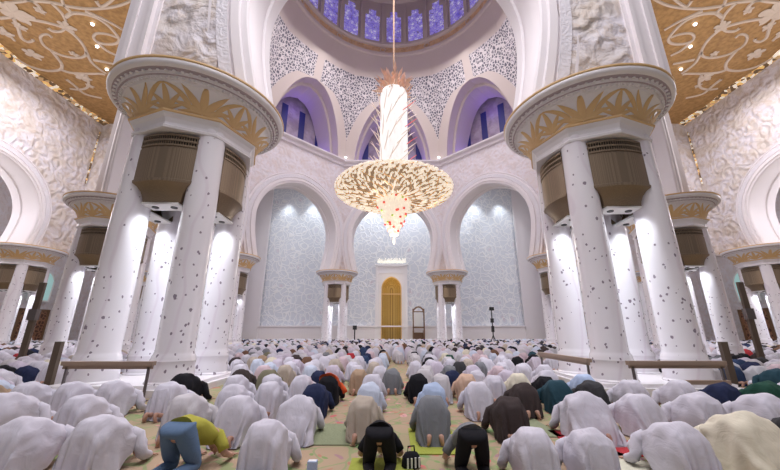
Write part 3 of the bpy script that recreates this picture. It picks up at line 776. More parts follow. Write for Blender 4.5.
for sx in (-1, 1):
    rng = random.Random(5); b = MB(); z = CZ - .01
    def inside(x, y):
        ax = abs(x)
        if ax > 35.8 or y > 36.8 or y < 2: return False
        if y < 21.7: return ax > 7.6 + max(0, (y - 11.4)) * 1.1 + .9
        return ax > 19.8
    def m_(x): return sx * x
    for pts in CURVES:
        sp = []
        for i in range(len(pts) - 1):
            p0, p1, p2, p3 = pts[max(i - 1, 0)], pts[i], pts[i + 1], pts[min(i + 2, len(pts) - 1)]
            for k in range(6):
                t = k / 6; sp.append(tuple(.5 * (2 * p1[j] + (p2[j] - p0[j]) * t + (2 * p0[j] - 5 * p1[j] + 4 * p2[j] - p3[j]) * t * t + (3 * p1[j] - p0[j] - 3 * p2[j] + p3[j]) * t ** 3) for j in (0, 1)))
        sp.append(pts[-1]); sp = [(-sx * x, y) for x, y in sp]
        ribbon(b, sp, lambda t: .15 - .05 * t, z)
    for (x, y, r) in FLOWERS: flower(b, -sx * x, y, r * .45, .4, z, 5)
    # the rest of the bay, nearer the entrance
    for (x0, y0, ang, ln) in [(33, 6, 1.75, 11), (27, 5, 1.65, 11), (21.5, 8, 1.35, 9), (15, 4, 1.5, 9)]:
        pts = []; a = ang; x, y = x0, y0; ph = rng.random() * 6
        for i in range(int(ln * 3)):
            a2 = a + .95 * sin(i * .115 + ph); x += cos(a2) / 3; y += sin(a2) / 3
            if not inside(x, y): break
            pts.append((m_(x), y))
            if i % 13 == 6:
                sd = 1 if (i // 13) % 2 else -1; r = rng.uniform(1.3, 2.1); cx_ = x + cos(a2 + sd * pi / 2) * r; cy_ = y + sin(a2 + sd * pi / 2) * r
                if inside(cx_ + r, cy_) and inside(cx_ - r, cy_):
                    st = a2 - sd * pi / 2; spiral(b, m_(cx_), cy_, r, 1.25, st if sx > 0 else pi - st, sd * sx, .14, z)
        if len(pts) > 3: ribbon(b, pts, .17, z)
    o = b.build('ceiling_scrollwork', M['scroll']); struct(o, 'pale stucco vine scrolls on the gold ceiling')
    k = 0
    for (x, y) in [(25.6, 22.2), (27.18, 24.5), (28.57, 27.25)]:
        bb = MB(); bb.lathe([(.10, -.10), (.14, 0)], 12, (0, 0, 0), 0); o = bb.build('ceiling_spotlight', M['lamp'], loc=(m_(x), y, CZ - .12))
        tag(o, 'tiny bright spotlight in the gold ceiling at %s, %s of three' % (('left' if sx < 0 else 'right'), ('topmost', 'middle', 'lowest')[k]), 'lamp', 'spotlights in the gold ceilings'); k += 1

# ------------------------------------------------------------------ qibla wall
QY = 56.5
b = MB(); X0, X1, Z0, Z1 = -22, 21.4, 2.5, 26.9
mx, mw = -.4, 1.6       # mihrab centre and half width
def quad(b, x0, x1, z0, z1, y, mi): b.add([(x0, y, z0), (x1, y, z0), (x1, y, z1), (x0, y, z1)], [(0, 1, 2, 3)], mi)
quad(b, X0, mx - 2.5, Z0, Z1, QY, 0); quad(b, mx + 2.5, X1, Z0, Z1, QY, 0); quad(b, mx - 2.5, mx + 2.5, 12.6, Z1, QY, 0)
struct(b.build('wall_back', M['qibla']), 'pale blue prayer wall with white vines')
b = MB()
b.box(((-26 + mx - 2.5) / 2, QY - .1, 1.25), (mx - 2.5 + 26, .5, 2.5)); b.box(((26 + mx + 2.5) / 2, QY - .1, 1.25), (26 - mx - 2.5, .5, 2.5))
b.box((X0 - 1.8, QY - .2, 13.5), (3.6, .6, 26.8)); b.box((X1 + 1.8, QY - .2, 13.5), (3.6, .6, 26.8))
for s in (X0, X1): b.box((s, QY - .45, 14.7), (.3, .3, 24.4))
b.box((0, QY - .3, 2.55), (50, .35, .22))
b.box((0, QY - .25, .2), (52, .4, .4))
struct(b.build('trim_back', M['plaster']), 'white plinth and panel frame of the prayer wall')
# side returns next to the prayer wall
for sx in (-1, 1):
    b = MB(); b.box((sx * 25.2, 53.6, 13.5), (1.4, 6.0, 27)); b.box((sx * 24.4, 51.4, 13.5), (.9, .9, 27)); struct(b.build('wall_return_' + ('left' if sx < 0 else 'right'), M['plaster']))
# mihrab
mh = empty('mihrab', (mx, QY, 0), 'tall gold mosaic prayer niche in the middle of the far wall', 'niche')
b = MB(); c = contour(1.62, 8.6, 1.62, 0.0, 10.6, 24)
out = [(-2.5, c[i][1]) if c[i][1] <= 8.6 and c[i][0] < 0 else ((2.5, c[i][1]) if c[i][1] <= 8.6 else None) for i in range(len(c))]
for i, p in enumerate(out):
    if p is None:
        x, z = c[i]; dx, dz = x, z - 8.7; k = min(2.5 / abs(dx) if abs(dx) > 1e-6 else 99, 3.9 / dz); out[i] = (dx * k, 8.7 + dz * k)
for cn in ((-2.5, 12.6), (2.5, 12.6)):
    i = min(range(len(out)), key=lambda j: (out[j][0] - cn[0]) ** 2 + (out[j][1] - cn[1]) ** 2); out[i] = cn
n_ = len(c); b.add([(x, -.3, z) for x, z in c] + [(x, -.3, z) for x, z in out], [(i, i + 1, n_ + i + 1, n_ + i) for i in range(n_ - 1)])
b.box((-2.5, -.2, 6.3), (.35, .6, 12.6)); b.box((2.5, -.2, 6.3), (.35, .6, 12.6)); b.box((0, -.2, 12.6), (5.4, .6, .35)); b.box((-2.0, -.34, 5), (.12, .12, 10)); b.box((2.0, -.34, 5), (.12, .12, 10)); b.box((0, -.34, 11.3), (4.1, .12, .12))
b.build('marble_frame', M['marble_plain'], mh)
b = MB(); vs = []; fs = []; K = 12
for (x, z) in c[:n_ // 2 + 1]:
    r = abs(x)
    for k in range(K + 1): a = pi * k / K; vs.append((-r * cos(a), -.3 + r * .9 * sin(a), z))
for i in range(n_ // 2):
    for k in range(K): fs.append((i * (K + 1) + k, i * (K + 1) + k + 1, (i + 1) * (K + 1) + k + 1, (i + 1) * (K + 1) + k))
b.add(vs, fs); b.build('gold_recess', M['mosaic'], mh, True)
b = MB(); b.box((0, -.25, 7.75), (3.2, .12, .16)); b.tube([(x, -.32, z) for x, z in c], .09, 6); b.build('gold_band', M['gold'], mh)
light('mihrab_light', 'POINT', (mx, QY - .9, 9.6), 90, (1, .75, .35), .2); light('mihrab_light', 'AREA', (mx, QY - 4, 5), 60, (1, .8, .45), 2, target=(mx, QY, 4))
# lit calligraphy line above the niche: interlaced strokes
b = MB(); rng = random.Random(9)
for i in range(24):
    x = -2.3 + i * .2; h = rng.choice((.25, .45, .7)); b.tube([(x, -.32, 13.15), (x + .05, -.32, 13.15 + h)], .045, 5)
    b.tube([(x - .1, -.32, 13.2), (x, -.32, 13.08), (x + .12, -.32, 13.2)], .045, 5)
M['script'] = emit('lit_gilt_script', (1, .93, .75), 1.1)
b.build('lit_script', M['script'], mh)

# minbar
mn = empty('minbar', (3.9, 55.0, 0), 'tall carved wooden pulpit beside the gold niche', 'pulpit')
b = MB()
for k in range(5): b.box((0, -.9 + k * .32, .15 + k * .16), (1.5, .34, .3 + k * .32))
b.box((-.82, -.2, .95), (.14, 2.0, 1.9)); b.box((.82, -.2, .95), (.14, 2.0, 1.9)); b.build('steps', M['wood'], mn)
b = MB(); b.box((-.85, -.9, 2.6), (.2, .2, 5.2)); b.box((.85, -.9, 2.6), (.2, .2, 5.2)); b.box((0, -.9, 2.35), (1.9, .2, .22))
b.tube([(-.85, -.9, 4.6), (-.7, -.9, 5.1), (-.35, -.9, 5.4), (0, -.9, 5.5), (.35, -.9, 5.4), (.7, -.9, 5.1), (.85, -.9, 4.6)], .13, 8); b.box((0, -.9, 4.75), (1.7, .12, .16)); b.build('portal', M['wood'], mn)
b = MB(); b.box((0, .75, 3.6), (1.5, .1, 2.1)); b.build('back_panel', M['white'], mn)
# dark tall stand
ts = empty('camera_stand', (12.0, 42.0, 0), 'tall dark stand with equipment before the right wall bay', 'stand')
b = MB()
for k in range(3): a = k * 2.1 + .4; b.tube([(0, 0, 1.3), (.55 * cos(a), .55 * sin(a), .03)], .05, 6)
b.tube([(0, 0, 1.1), (0, 0, 4.3)], .07, 8); b.build('tripod', M['black'], ts)
b = MB(); b.box((.05, 0, 4.4), (.5, .35, .4)); b.build('camera_head', M['black'], ts); b = MB(); b.tube([(.05, -.15, 4.4), (.05, -.45, 4.4)], .11, 10); b.build('lens', M['black'], ts)
b = MB(); b.box((0, 0, 3.0), (.34, .3, .5)); b.build('battery_box', M['black'], ts); b = MB(); b.box((.0, 0, 2.0), (.3, .3, .7)); b.build('weight_bag', M['black'], ts)
ts = empty('camera_stand', (-5.9, 52.4, 0), 'short dark stand behind the left far column cluster', 'stand')
b = MB(); b.tube([(0, 0, 0), (0, 0, 2.2)], .09, 8); b.lathe([(.4, 0), (.4, .06)], 14); b.build('pole', M['black'], ts); b = MB(); b.box((0, 0, 2.3), (.6, .4, .6)); b.build('speaker_box', M['black'], ts)

# ------------------------------------------------------------------ chandelier
ch = empty('chandelier', (CX, CY, 0), 'huge lit crystal chandelier with glowing shaft and wide lacy dish', 'chandelier')
b = MB(); b.tube([(0, 0, 27), (0, 0, 69)], .085, 8); b.build('rod', mat('old_gold_rod', (.42, .25, .14), .5, .2), ch)
rng = random.Random(3)
b = MB()
for k in range(190):
    a = rng.random() * 2 * pi; el = rng.uniform(.1, 1.35); L = rng.uniform(.6, 1.35); r0 = rng.uniform(.2, 1.5); z0 = rng.uniform(25.4, 27.2)
    d = Vector((cos(a) * cos(el), sin(a) * cos(el), sin(el))); p = Vector((r0 * cos(a), r0 * sin(a), z0)); s = Vector((-sin(a), cos(a), 0)) * .17; t = d.cross(s).normalized() * .05
    m1 = p + d * L * .5; b.add([p, m1 + s + t, p + d * L, m1 - s + t, m1 - t * 2], [(0, 1, 4), (1, 2, 4), (2, 3, 4), (3, 0, 4), (0, 1, 2, 3)])
b.build('leaf_crown', M['crown'], ch)
b = MB(); b.lathe([(1.2, 15.0), (1.40, 15.6), (1.40, 25.6), (1.25, 26.0)], 40); sh = b.build('glass_shaft', M['shaft_glow'], ch, True)
b = MB()
for k in range(64):
    a = k * 2.39996; z0 = 15.9 + (k / 64) * 8.8
    d = Vector((cos(a) * .42 - sin(a) * .75, sin(a) * .42 + cos(a) * .75, .85)).normalized(); p = Vector((1.40 * cos(a), 1.40 * sin(a), z0)); L = 1.8
    b.tube([p, p + d * L * .6, p + d * L + Vector((cos(a), sin(a), 0)) * .1], [.05, .045, .02], 5, 0 if k % 13 else 1)
M['rodglass'] = emit('frosted_rod', (1, .84, .70), .55, (.8, .65, .55))
b.build('glass_rods', [M['rodglass'], M['bauble_red']], sh)
# dish: lens body with lace of crystal loops
b = MB()
lens = [(1.2, 13.9), (2.5, 13.75), (3.8, 14.0), (4.7, 14.25), (5.25, 14.5), (5.45, 14.75), (5.25, 15.0), (4.6, 15.2), (3.4, 15.3), (2.0, 15.4), (1.2, 15.4)]
b.lathe([(r * .96, z) for r, z in lens], 64); ds = b.build('dish_frame', M['crystal_dim'], ch, True)
b = MB()
def lens_pt(s, a, off=.0):
    s = min(max(s, 0), .9999) * (len(lens) - 1); i = int(s); t = s - i
    r = lens[i][0] * (1 - t) + lens[i + 1][0] * t; z = lens[i][1] * (1 - t) + lens[i + 1][1] * t
    dr = lens[i + 1][0] - lens[i][0]; dz = lens[i + 1][1] - lens[i][1]; l = sqrt(dr * dr + dz * dz)
    r += dz / l * off; z -= dr / l * off
    return (r * cos(a), r * sin(a), z)
for ring, (s0, nn_) in enumerate([(.05, 18), (.13, 30), (.21, 40), (.29, 48), (.37, 54), (.44, 58), (.50, 60), (.57, 58), (.65, 52), (.75, 44)]):
    for k in range(nn_):
        a0 = 2 * pi * (k + .5 * (ring % 2) + rng.uniform(-.25, .25)) / nn_; ph = rng.choice((-1, 1)); da = 2 * pi / nn_
        pts = []
        for i in range(7):
            t = i / 6; pts.append(lens_pt(s0 + .05 * (t - .5) + .035 * sin(t * 2 * pi) * ph, a0 + da * .62 * (t - .5) * 1.5, .10 + .10 * sin(pi * t)))
        b.tube(pts, [.04, .075, .085, .075, .085, .075, .04], 5)
b.build('crystal_lace', M['crystal'], ds, True)
b = MB()
for k in range(24):
    a = 2 * pi * k / 24
    b.tube([lens_pt(s, a + .25 * sin(s * 12), .22) for s in [0, .08, .16, .24, .32, .40, .48, .56]], .06, 5)
b.build('gilt_ribs', M['gilt'], ds)
b = MB(); b.lathe([(.12, 10.2), (.5, 10.9), (1.0, 12.0), (1.45, 13.0), (1.5, 13.9)], 24)
for ring in range(9):
    z = 10.4 + ring * .42; r = .30 + ring * .165; nn_ = 5 + ring * 2
    for k in range(nn_):
        a = 2 * pi * (k + ring * .5) / nn_; b.ball((r * cos(a), r * sin(a), z), .17, 6, 0, (1, 1, 1.4))
cone = b.build('crystal_cone', M['crystal'], ch, True)
b = MB(); b.ball((0, 0, 0), .13, 10); RB = b.mesh('bauble', [M['bauble_red']], True); b = MB(); b.ball((0, 0, 0), .12, 10); GB = b.mesh('bauble', [M['bauble_green']], True)
for k in range(36):
    z = rng.uniform(10.5, 13.6); r = .45 + (z - 10.3) * .40; a = rng.random() * 2 * pi
    obj('bauble', RB if k % 3 else GB, cone, (r * cos(a), r * sin(a), z))
b = MB(); b.lathe([(.03, 9.4), (.12, 9.7), (.05, 10.3)], 8); b.build('finial', M['crystal'], cone)

# ------------------------------------------------------------------ wooden rails and posts
def rail(name, x0, y0, x1, y1, label, low=False, h=.88):
    c = ((x0 + x1) / 2, (y0 + y1) / 2); L = sqrt((x1 - x0) ** 2 + (y1 - y0) ** 2); rz = atan2(y1 - y0, x1 - x0)
    t = empty(name, (c[0], c[1], 0), label, 'barrier', 'low wooden barriers around the columns', rz)
    b = MB(); b.box((0, 0, h), (L, .14, .10)); b.box((0, 0, h - .09), (L * .98, .05, .08)); b.build('top_beam', M['wood_pale'], t)
    if low: b = MB(); b.box((.25 * L, 0, .42), (L * .5, .10, .10)); b.build('lower_beam', M['wood_pale'], t)
    for sx in (-1, 1): b = MB(); b.box((0, 0, h / 2 - .03), (.05, .05, h - .1)); b.box((0, 0, .012), (.12, .3, .024)); b.build('post', M['metal'], t, loc=(sx * (L / 2 - .12), 0, 0))
rail('barrier', -8.35, 9.0, -6.05, 9.0, 'low wooden barrier rail in front of the near left columns')
rail('barrier', 6.0, 9.15, 8.5, 9.15, 'low wooden barrier with a lower beam in front of the near right columns', True)
rail('barrier', 5.45, 9.9, 5.45, 13.2, 'short wooden barrier running back along the near right columns')
def post(x, y, h, wd, label, head=False):
    t = empty('wooden_post', (x, y, 0), label, 'post', 'upright wooden posts in the side halls'); b = MB(); b.box((0, 0, h / 2), (wd, .12, h)); b.build('board', M['wood_grey'], t)
    b = MB(); b.box((0, 0, .03), (.5, .4, .06)); b.build('foot', M['metal'], t)
    if head: b = MB(); b.box((0, -.02, h * .62), (wd * 1.5, .2, .5)); b.build('box', M['metal'], t)
post(-10.3, 10.8, 1.36, .20, 'slim upright brown board left of the near left barrier')
post(9.95, 10.6, 1.36, .20, 'slim upright brown board right of the near right barrier')
post(-16.7, 15.9, 3.9, .26, 'tall brown post among worshippers of the left side hall', True)
post(17.0, 16.4, 4.0, .26, 'tall brown post among worshippers of the right side hall', True)

# ------------------------------------------------------------------ worshippers
def skin_mesh(name, verts, edges, radii, root=0, sub=2):
    me = bpy.data.meshes.new(name + '_cage'); me.from_pydata(verts, edges, [])
    o = bpy.data.objects.new(name + '_cage', me); COL.objects.link(o)
    o.modifiers.new('s', 'SKIN'); sv = me.skin_vertices[0].data
    for i, r in enumerate(radii): sv[i].radius = r if isinstance(r, tuple) else (r, r); sv[i].use_root = (i == root)
    m = o.modifiers.new('u', 'SUBSURF'); m.levels = sub; m.render_levels = sub
    dg = bpy.context.evaluated_depsgraph_get(); dg.update()
    ev = o.evaluated_get(dg); t = ev.to_mesh(); out = ([v.co.copy() for v in t.vertices], [tuple(p.vertices) for p in t.polygons]); ev.to_mesh_clear()
    bpy.data.objects.remove(o); bpy.data.meshes.remove(me); return out
M['skin'] = mat('skin', (.50, .29, .22), .6)
M['skin2'] = mat('darker_skin', (.26, .14, .10), .6)
def body_mesh():
    V = []; E = []; Rr = []
    def add(p, r, par=None):
        V.append(p); Rr.append(r)
        if par is not None: E.append((par, len(V) - 1))
        return len(V) - 1
    pel = add((0, -.08, .50), .13); sp = add((0, .12, .46), .12, pel); chs = add((0, .31, .37), (.15, .12), sp); nb = add((0, .45, .28), .07, chs); nk = add((0, .52, .22), .052, nb)
    h1 = add((0, .585, .185), .075, nk); h2 = add((0, .65, .135), .095, h1); h3 = add((0, .70, .10), .075, h2)
    hands = []
    for s in (-1, 1):
        sh = add((s * .17, .40, .32), .065, chs); el = add((s * .295, .38, .13), .045, sh); wr = add((s * .25, .60, .05), .03, el); pm = add((s * .235, .66, .035), (.036, .018), wr)
        hp = add((s * .10, -.10, .44), .10, pel); kn = add((s * .15, .06, .08), .062, hp); cf = add((s * .12, -.14, .085), .058, kn); an = add((s * .095, -.34, .12), .040, cf); hl = add((s * .09, -.405, .165), .042, an); bl = add((s * .10, -.42, .065), (.052, .03), hl); add((s * .12, -.375, .02), (.038, .018), bl)
        hands.append((s, pm))
    vs, fs = skin_mesh('body', V, E, Rr)
    b = MB(); b.add(vs, fs)
    for s, pm in hands:
        for k, (dx, ln) in enumerate(((-.030, .060), (-.010, .072), (.011, .066), (.030, .052))):
            x = s * .235 + dx
            b.tube([(x, .665, .034), (x + dx * .3, .70 + ln * .2, .034), (x + dx * .5, .68 + ln * .85, .022), (x + dx * .55, .68 + ln * 1.15, .012)], [.0095, .0095, .0085, .006], 6)
        b.tube([(s * .205, .635, .035), (s * .180, .655, .028), (s * .172, .685, .016)], [.011, .010, .007], 6)
        # ear and toes
        b.ball((s * .094, .645, .15), .028, 6, 0, (.4, .8, 1.2))
        for k in range(5): b.ball((s * .12 + (k - 2) * .015 , -.40, .016), .013 if k != (2 - 2 * s) else .018, 6)
    # face: nose, brow and chin turned to the floor
    b.tube([(0, .655, .055), (0, .63, .040), (0, .612, .062)], [.010, .016, .010], 6)
    b.ball((0, .565, .125), .035, 6); 
    for s in (-1, 1): b.ball((s * .034, .658, .052), .014, 6)
    me = b.mesh('body', [M['skin']], True); return me
BODY = body_mesh()
def lerp_tab(tab, y):
    if y <= tab[0][0]: return tab[0][1]
    for (a, p), (c, q) in zip(tab, tab[1:]):
        if y <= c: t = (y - a) / (c - a); t = t * t * (3 - 2 * t) * .5 + t * .5; return p + (q - p) * t
    return tab[-1][1]
def robe_mesh(seed, hgt=1.0, wid=1.0, flare=0.0, ny=30, nx=26, sleeves=True, hem=-.37, fold=1.0):
    rg = random.Random(seed); ph = [rg.random() * 6.28 for _ in range(8)]; b = MB()
    ridge = [(hem - .02, .03), (hem, .10), (hem + .035, .25), (-.29, .44), (-.24, .58), (-.16, .665), (-.06, .69), (.06, .665), (.20, .60), (.33, .51), (.43, .41), (.50, .31), (.53, .25)]
    W = [(hem - .02, .17 + flare), (hem, .20 + flare), (-.29, .26 + flare * .8), (-.16, .30 + flare * .4), (.0, .305), (.15, .29), (.30, .27), (.42, .22), (.50, .13), (.53, .08)]
    zb = [(hem, .02), (.02, .02), (.14, .03), (.24, .14), (.35, .18), (.45, .19), (.53, .19)]
    ys = [hem - .02 + (0.55 - hem) * ((j / (ny - 1)) ** 1.35) for j in range(ny)]
    vs = []
    for j, y in enumerate(ys):
        R0 = lerp_tab(ridge, y) * hgt * .97; w0 = lerp_tab(W, y) * wid; z0 = min(lerp_tab(zb, y), R0 - .02)
        for i in range(nx + 1):
            t = -1 + 2 * i / nx; a = t * pi / 2
            x = w0 * math.copysign(abs(sin(a)) ** .74, a); z = z0 + (R0 - z0) * (max(cos(a), 0) ** .50)
            low = 1 - (z / (.7 * hgt))
            f = fold * (.012 + .022 * max(low, 0)) * (sin(9 * a + ph[0] + 5 * y) + .6 * sin(17 * a + ph[1] - 7 * y) + .5 * sin(6 * a * y * 3 + ph[2])) * .6
            g = fold * .010 * (sin(24 * y + 4 * a + ph[3]) + sin(15 * y - 6 * a + ph[4]))
            d = sqrt(x * x + z * z) or 1
            yy = y - (.03 * sin(11 * a + ph[5]) * max(low, 0) if j < ny * .25 else 0)
            vs.append((x + x / d * (f + g), yy, max(.012, z + z / d * (f * .5 + g) - (.012 * abs(sin(a * 1.0)) if False else 0) - .035 * math.exp(-((a) / .22) ** 2) * math.exp(-((y + .22) / .10) ** 2))))
    n1 = nx + 1; fs = [(j * n1 + i, j * n1 + i + 1, (j + 1) * n1 + i + 1, (j + 1) * n1 + i) for j in range(ny - 1) for i in range(nx)]
    fs.append(tuple(range(nx, -1, -1))); fs.append(tuple((ny - 1) * n1 + i for i in range(nx + 1)))
    b.add(vs, fs)
    if sleeves:
        for s in (-1, 1):
            dz = rg.uniform(-.02, .02)
            b.tube([(s * .12, .33, .40), (s * .20, .39, .34), (s * .26, .39, .22 + dz), (s * .305, .39, .13), (s * .295, .45, .10), (s * .27, .53, .075), (s * .255, .585, .06)], [.08, .09, .08, .07, .065, .055, .05], 10)
    return b.mesh('robe', [M['white']], True)
ROBES = [robe_mesh(1, 1.0, .86, 0, hem=-.29, fold=.9), robe_mesh(2, 1.03, .85, .02, hem=-.31, fold=1.0), robe_mesh(3, .97, .88, .03, hem=-.33, fold=.8), robe_mesh(4, 1.0, .84, .0, hem=-.28, fold=1.1), robe_mesh(5, 1.02, .86, .05, hem=-.38, fold=.9), robe_mesh(6, .98, .86, .01, hem=-.30, fold=1.15)]
LONG = robe_mesh(11, 1.03, .98, .12, hem=-.44, fold=1.1)
def trousers_mesh():
    V = [(0, -.13, .56), (0, .02, .55)]; E = [(0, 1)]; Rr = [(.145, .12), (.15, .12)]
    for s in (-1, 1):
        i = len(V); V += [(s * .095, -.15, .50), (s * .125, -.05, .30), (s * .15, .05, .10), (s * .125, -.14, .095), (s * .105, -.31, .10)]; E += [(0, i), (i, i + 1), (i + 1, i + 2), (i + 2, i + 3), (i + 3, i + 4)]; Rr += [.125, .105, .085, .075, .062]
    vs, fs = skin_mesh('trousers', V, E, Rr); b = MB(); b.add(vs, fs); return b.mesh('trousers', [M['white']], True)
TROUSERS = trousers_mesh()
def shirt_mesh(seed):
    rg = random.Random(seed); ph = rg.random() * 6; b = MB(); ny, nx = 16, 22
    ridge = [(-.10, .665), (.02, .66), (.14, .62), (.28, .54), (.38, .46), (.46, .37), (.51, .29)]; W = [(-.10, .19), (.05, .19), (.2, .215), (.33, .235), (.42, .20), (.51, .09)]; zb = [(-.1, .42), (.1, .33), (.3, .24), (.45, .20), (.51, .2)]
    vs = []
    for j in range(ny):
        y = -.10 + .61 * j / (ny - 1); R0 = lerp_tab(ridge, y); w0 = lerp_tab(W, y); z0 = lerp_tab(zb, y); c = (R0 + z0) / 2; h = (R0 - z0) / 2
        for i in range(nx):
            a = 2 * pi * i / nx; f = 1 + .035 * sin(5 * a + 14 * y + ph); vs.append((w0 * f * sin(a), y, c + h * f * cos(a)))
    fs = [(j * nx + i, j * nx + (i + 1) % nx, (j + 1) * nx + (i + 1) % nx, (j + 1) * nx + i) for j in range(ny - 1) for i in range(nx)]
    fs += [tuple(range(nx)), tuple((ny - 1) * nx + i for i in range(nx - 1, -1, -1))]; fs = [f[::-1] for f in fs]
    b.add(vs, fs)
    for s in (-1, 1): b.tube([(s * .10, .34, .38), (s * .19, .39, .33), (s * .27, .39, .24), (s * .315, .38, .17)], [.075, .085, .072, .065], 10)
    return b.mesh('shirt', [M['white']], True)
SHIRT = shirt_mesh(3)
def head_cover(kind):
    b = MB()
    if kind == 'cap':
        C = Vector((0, .665, .145)); ax = Vector((0, .75, .45)).normalized(); u = Vector((1, 0, 0)); v = ax.cross(u)
        vs = []; n_ = 14
        for i, (r, h) in enumerate([(.100, -.01), (.104, .02), (.098, .06), (.070, .095), (.02, .105)]):
            for k in range(n_): a = 2 * pi * k / n_; vs.append(C + u * r * cos(a) + v * r * sin(a) + ax * h)
        fs = [(i * n_ + k, i * n_ + (k + 1) % n_, (i + 1) * n_ + (k + 1) % n_, (i + 1) * n_ + k) for i in range(4) for k in range(n_)] + [tuple(range(4 * n_, 5 * n_))]
        b.add(vs, fs); return b.mesh('cap', [M['white']], True)
    if kind == 'hair':
        vs = []; n_ = 16; C = Vector((0, .65, .155))
        for i in range(9):
            e = -.35 + (pi / 2 + .35) * i / 8
            for k in range(n_): a = 2 * pi * k / n_; p = Vector((cos(e) * cos(a) * .103, cos(e) * sin(a) * .112, sin(e) * .108)); p = Matrix.Rotation(-.35, 3, 'X') @ p; vs.append(C + p)
        fs = [(i * n_ + k, i * n_ + (k + 1) % n_, (i + 1) * n_ + (k + 1) % n_, (i + 1) * n_ + k) for i in range(8) for k in range(n_)]
        b.add(vs, fs); return b.mesh('hair', [M['white']], True)
    # head cloth: falls from the crown over the neck and shoulders
    ny, nx = 14, 18; vs = []
    for j in range(ny):
        y = .34 + .43 * j / (ny - 1); R0 = lerp_tab([(.34, .52), (.44, .43), (.54, .33), (.62, .28), (.70, .24), (.75, .15), (.77, .05)], y); w0 = lerp_tab([(.34, .17), (.5, .15), (.6, .14), (.7, .135), (.77, .08)], y); z0 = lerp_tab([(.34, .42), (.5, .18), (.6, .06), (.77, .02)], y)
        for i in range(nx + 1):
            a = (-1 + 2 * i / nx) * pi / 2; vs.append((w0 * sin(a) * (1 + .06 * sin(7 * a + 9 * y)), y, z0 + (R0 - z0) * max(0, cos(a)) ** .7))
    n1 = nx + 1; b.add(vs, [(j * n1 + i, j * n1 + i + 1, (j + 1) * n1 + i + 1, (j + 1) * n1 + i) for j in range(ny - 1) for i in range(nx)]); return b.mesh('head_cloth', [M['white']], True)
HEAD = {k: head_cover(k) for k in ('cap', 'hair', 'cloth')}
def cloth_mat(name, c):
    m = mat(name, c, .85, spec=.15); n = N(m)
    nz = n.new('ShaderNodeTexNoise', i_Scale=6.0, i_Detail=3.0, i_Distortion=1.2); n.link(n.co('Object', (1.3, .6, .8)), nz.inputs['Vector']); n.bump(nz.outputs['Fac'], .45, .035); return m
CL = {'white': (.60, .585, .665), 'off-white': (.55, .53, .56), 'pale lilac': (.56, .51, .61), 'cream': (.68, .64, .52), 'light grey': (.50, .50, .54), 'grey': (.20, .21, .23), 'beige': (.46, .40, .34), 'tan': (.40, .29, .20),
      'peach': (.60, .42, .32), 'black': (.013, .013, .017), 'dark brown': (.055, .042, .042), 'brown': (.16, .09, .06), 'navy': (.022, .03, .075), 'dark blue': (.035, .06, .13), 'blue': (.12, .19, .31), 'light blue': (.42, .52, .72), 'pale blue': (.55, .61, .74),
      'teal': (.025, .065, .09), 'dark green': (.02, .07, .05), 'olive': (.20, .19, .13), 'orange': (.75, .12, .04), 'yellow': (.42, .40, .07), 'red': (.42, .04, .05), 'pink': (.58, .46, .50), 'purple': (.11, .05, .16), 'charcoal': (.05, .05, .055)}
CM = {k: cloth_mat(k.replace(' ', '_').replace('-', '_') + '_cloth', v) for k, v in CL.items()}
def part(name, me, parent, m):
    o = bpy.data.objects.new(name, me); COL.objects.link(o); o.parent = parent
    o.material_slots[0].link = 'OBJECT'; o.material_slots[0].material = m; return o
rp = random.Random(77)
people = []
def person(x, y, label, robe='white', head=('cap', 'white'), var=None, rz=0.0, sc=1.0, kind='robe', top=None, skin='skin', group='worshippers prostrating in rows'):
    t = bpy.data.objects.new('person', None); COL.objects.link(t); t.location = (x, y, 0); t.rotation_euler = (0, 0, rz); t.scale = (sc, sc, sc); t.empty_display_size = .1
    tag(t, label, 'person', group)
    part('body', BODY, t, M[skin])
    if kind == 'robe': part('robe', ROBES[(var if var is not None else rp.randrange(6))], t, CM[robe])
    elif kind == 'long': part('robe', LONG, t, CM[robe])
    elif kind == 'two': part('trousers', TROUSERS, t, CM[robe]); sh_ = part('shirt', SHIRT, t, CM[top]); sh_.scale = (.90, 1, .97)
    elif kind == 'vest': part('robe', ROBES[0], t, CM[robe]); v = part('vest', SHIRT, t, CM[top]); v.scale = (1.18, 1.02, 1.07); v.location = (0, 0, .0)
    if head: hn = {'cap': 'cap', 'hair': 'hair', 'cloth': 'head_cloth'}[head[0]]; part(hn, HEAD[head[0]], t, CM[head[1]])
    people.append((x, y)); return t
ORD = ['first', 'second', 'third', 'fourth', 'fifth', 'sixth', 'seventh', 'eighth', 'ninth', 'tenth', 'eleventh', 'twelfth', 'thirteenth', 'fourteenth', 'fifteenth', 'sixteenth', 'seventeenth', 'eighteenth', 'nineteenth', 'twentieth',
       'twenty-first', 'twenty-second', 'twenty-third', 'twenty-fourth', 'twenty-fifth', 'twenty-sixth', 'twenty-seventh', 'twenty-eighth', 'twenty-ninth', 'thirtieth'] + ['%s-%s' % (a, b_) for a in ('thirty', 'forty', 'fifty') for b_ in ('first', 'second', 'third', 'fourth', 'fifth', 'sixth', 'seventh', 'eighth', 'ninth', 'tenth')]

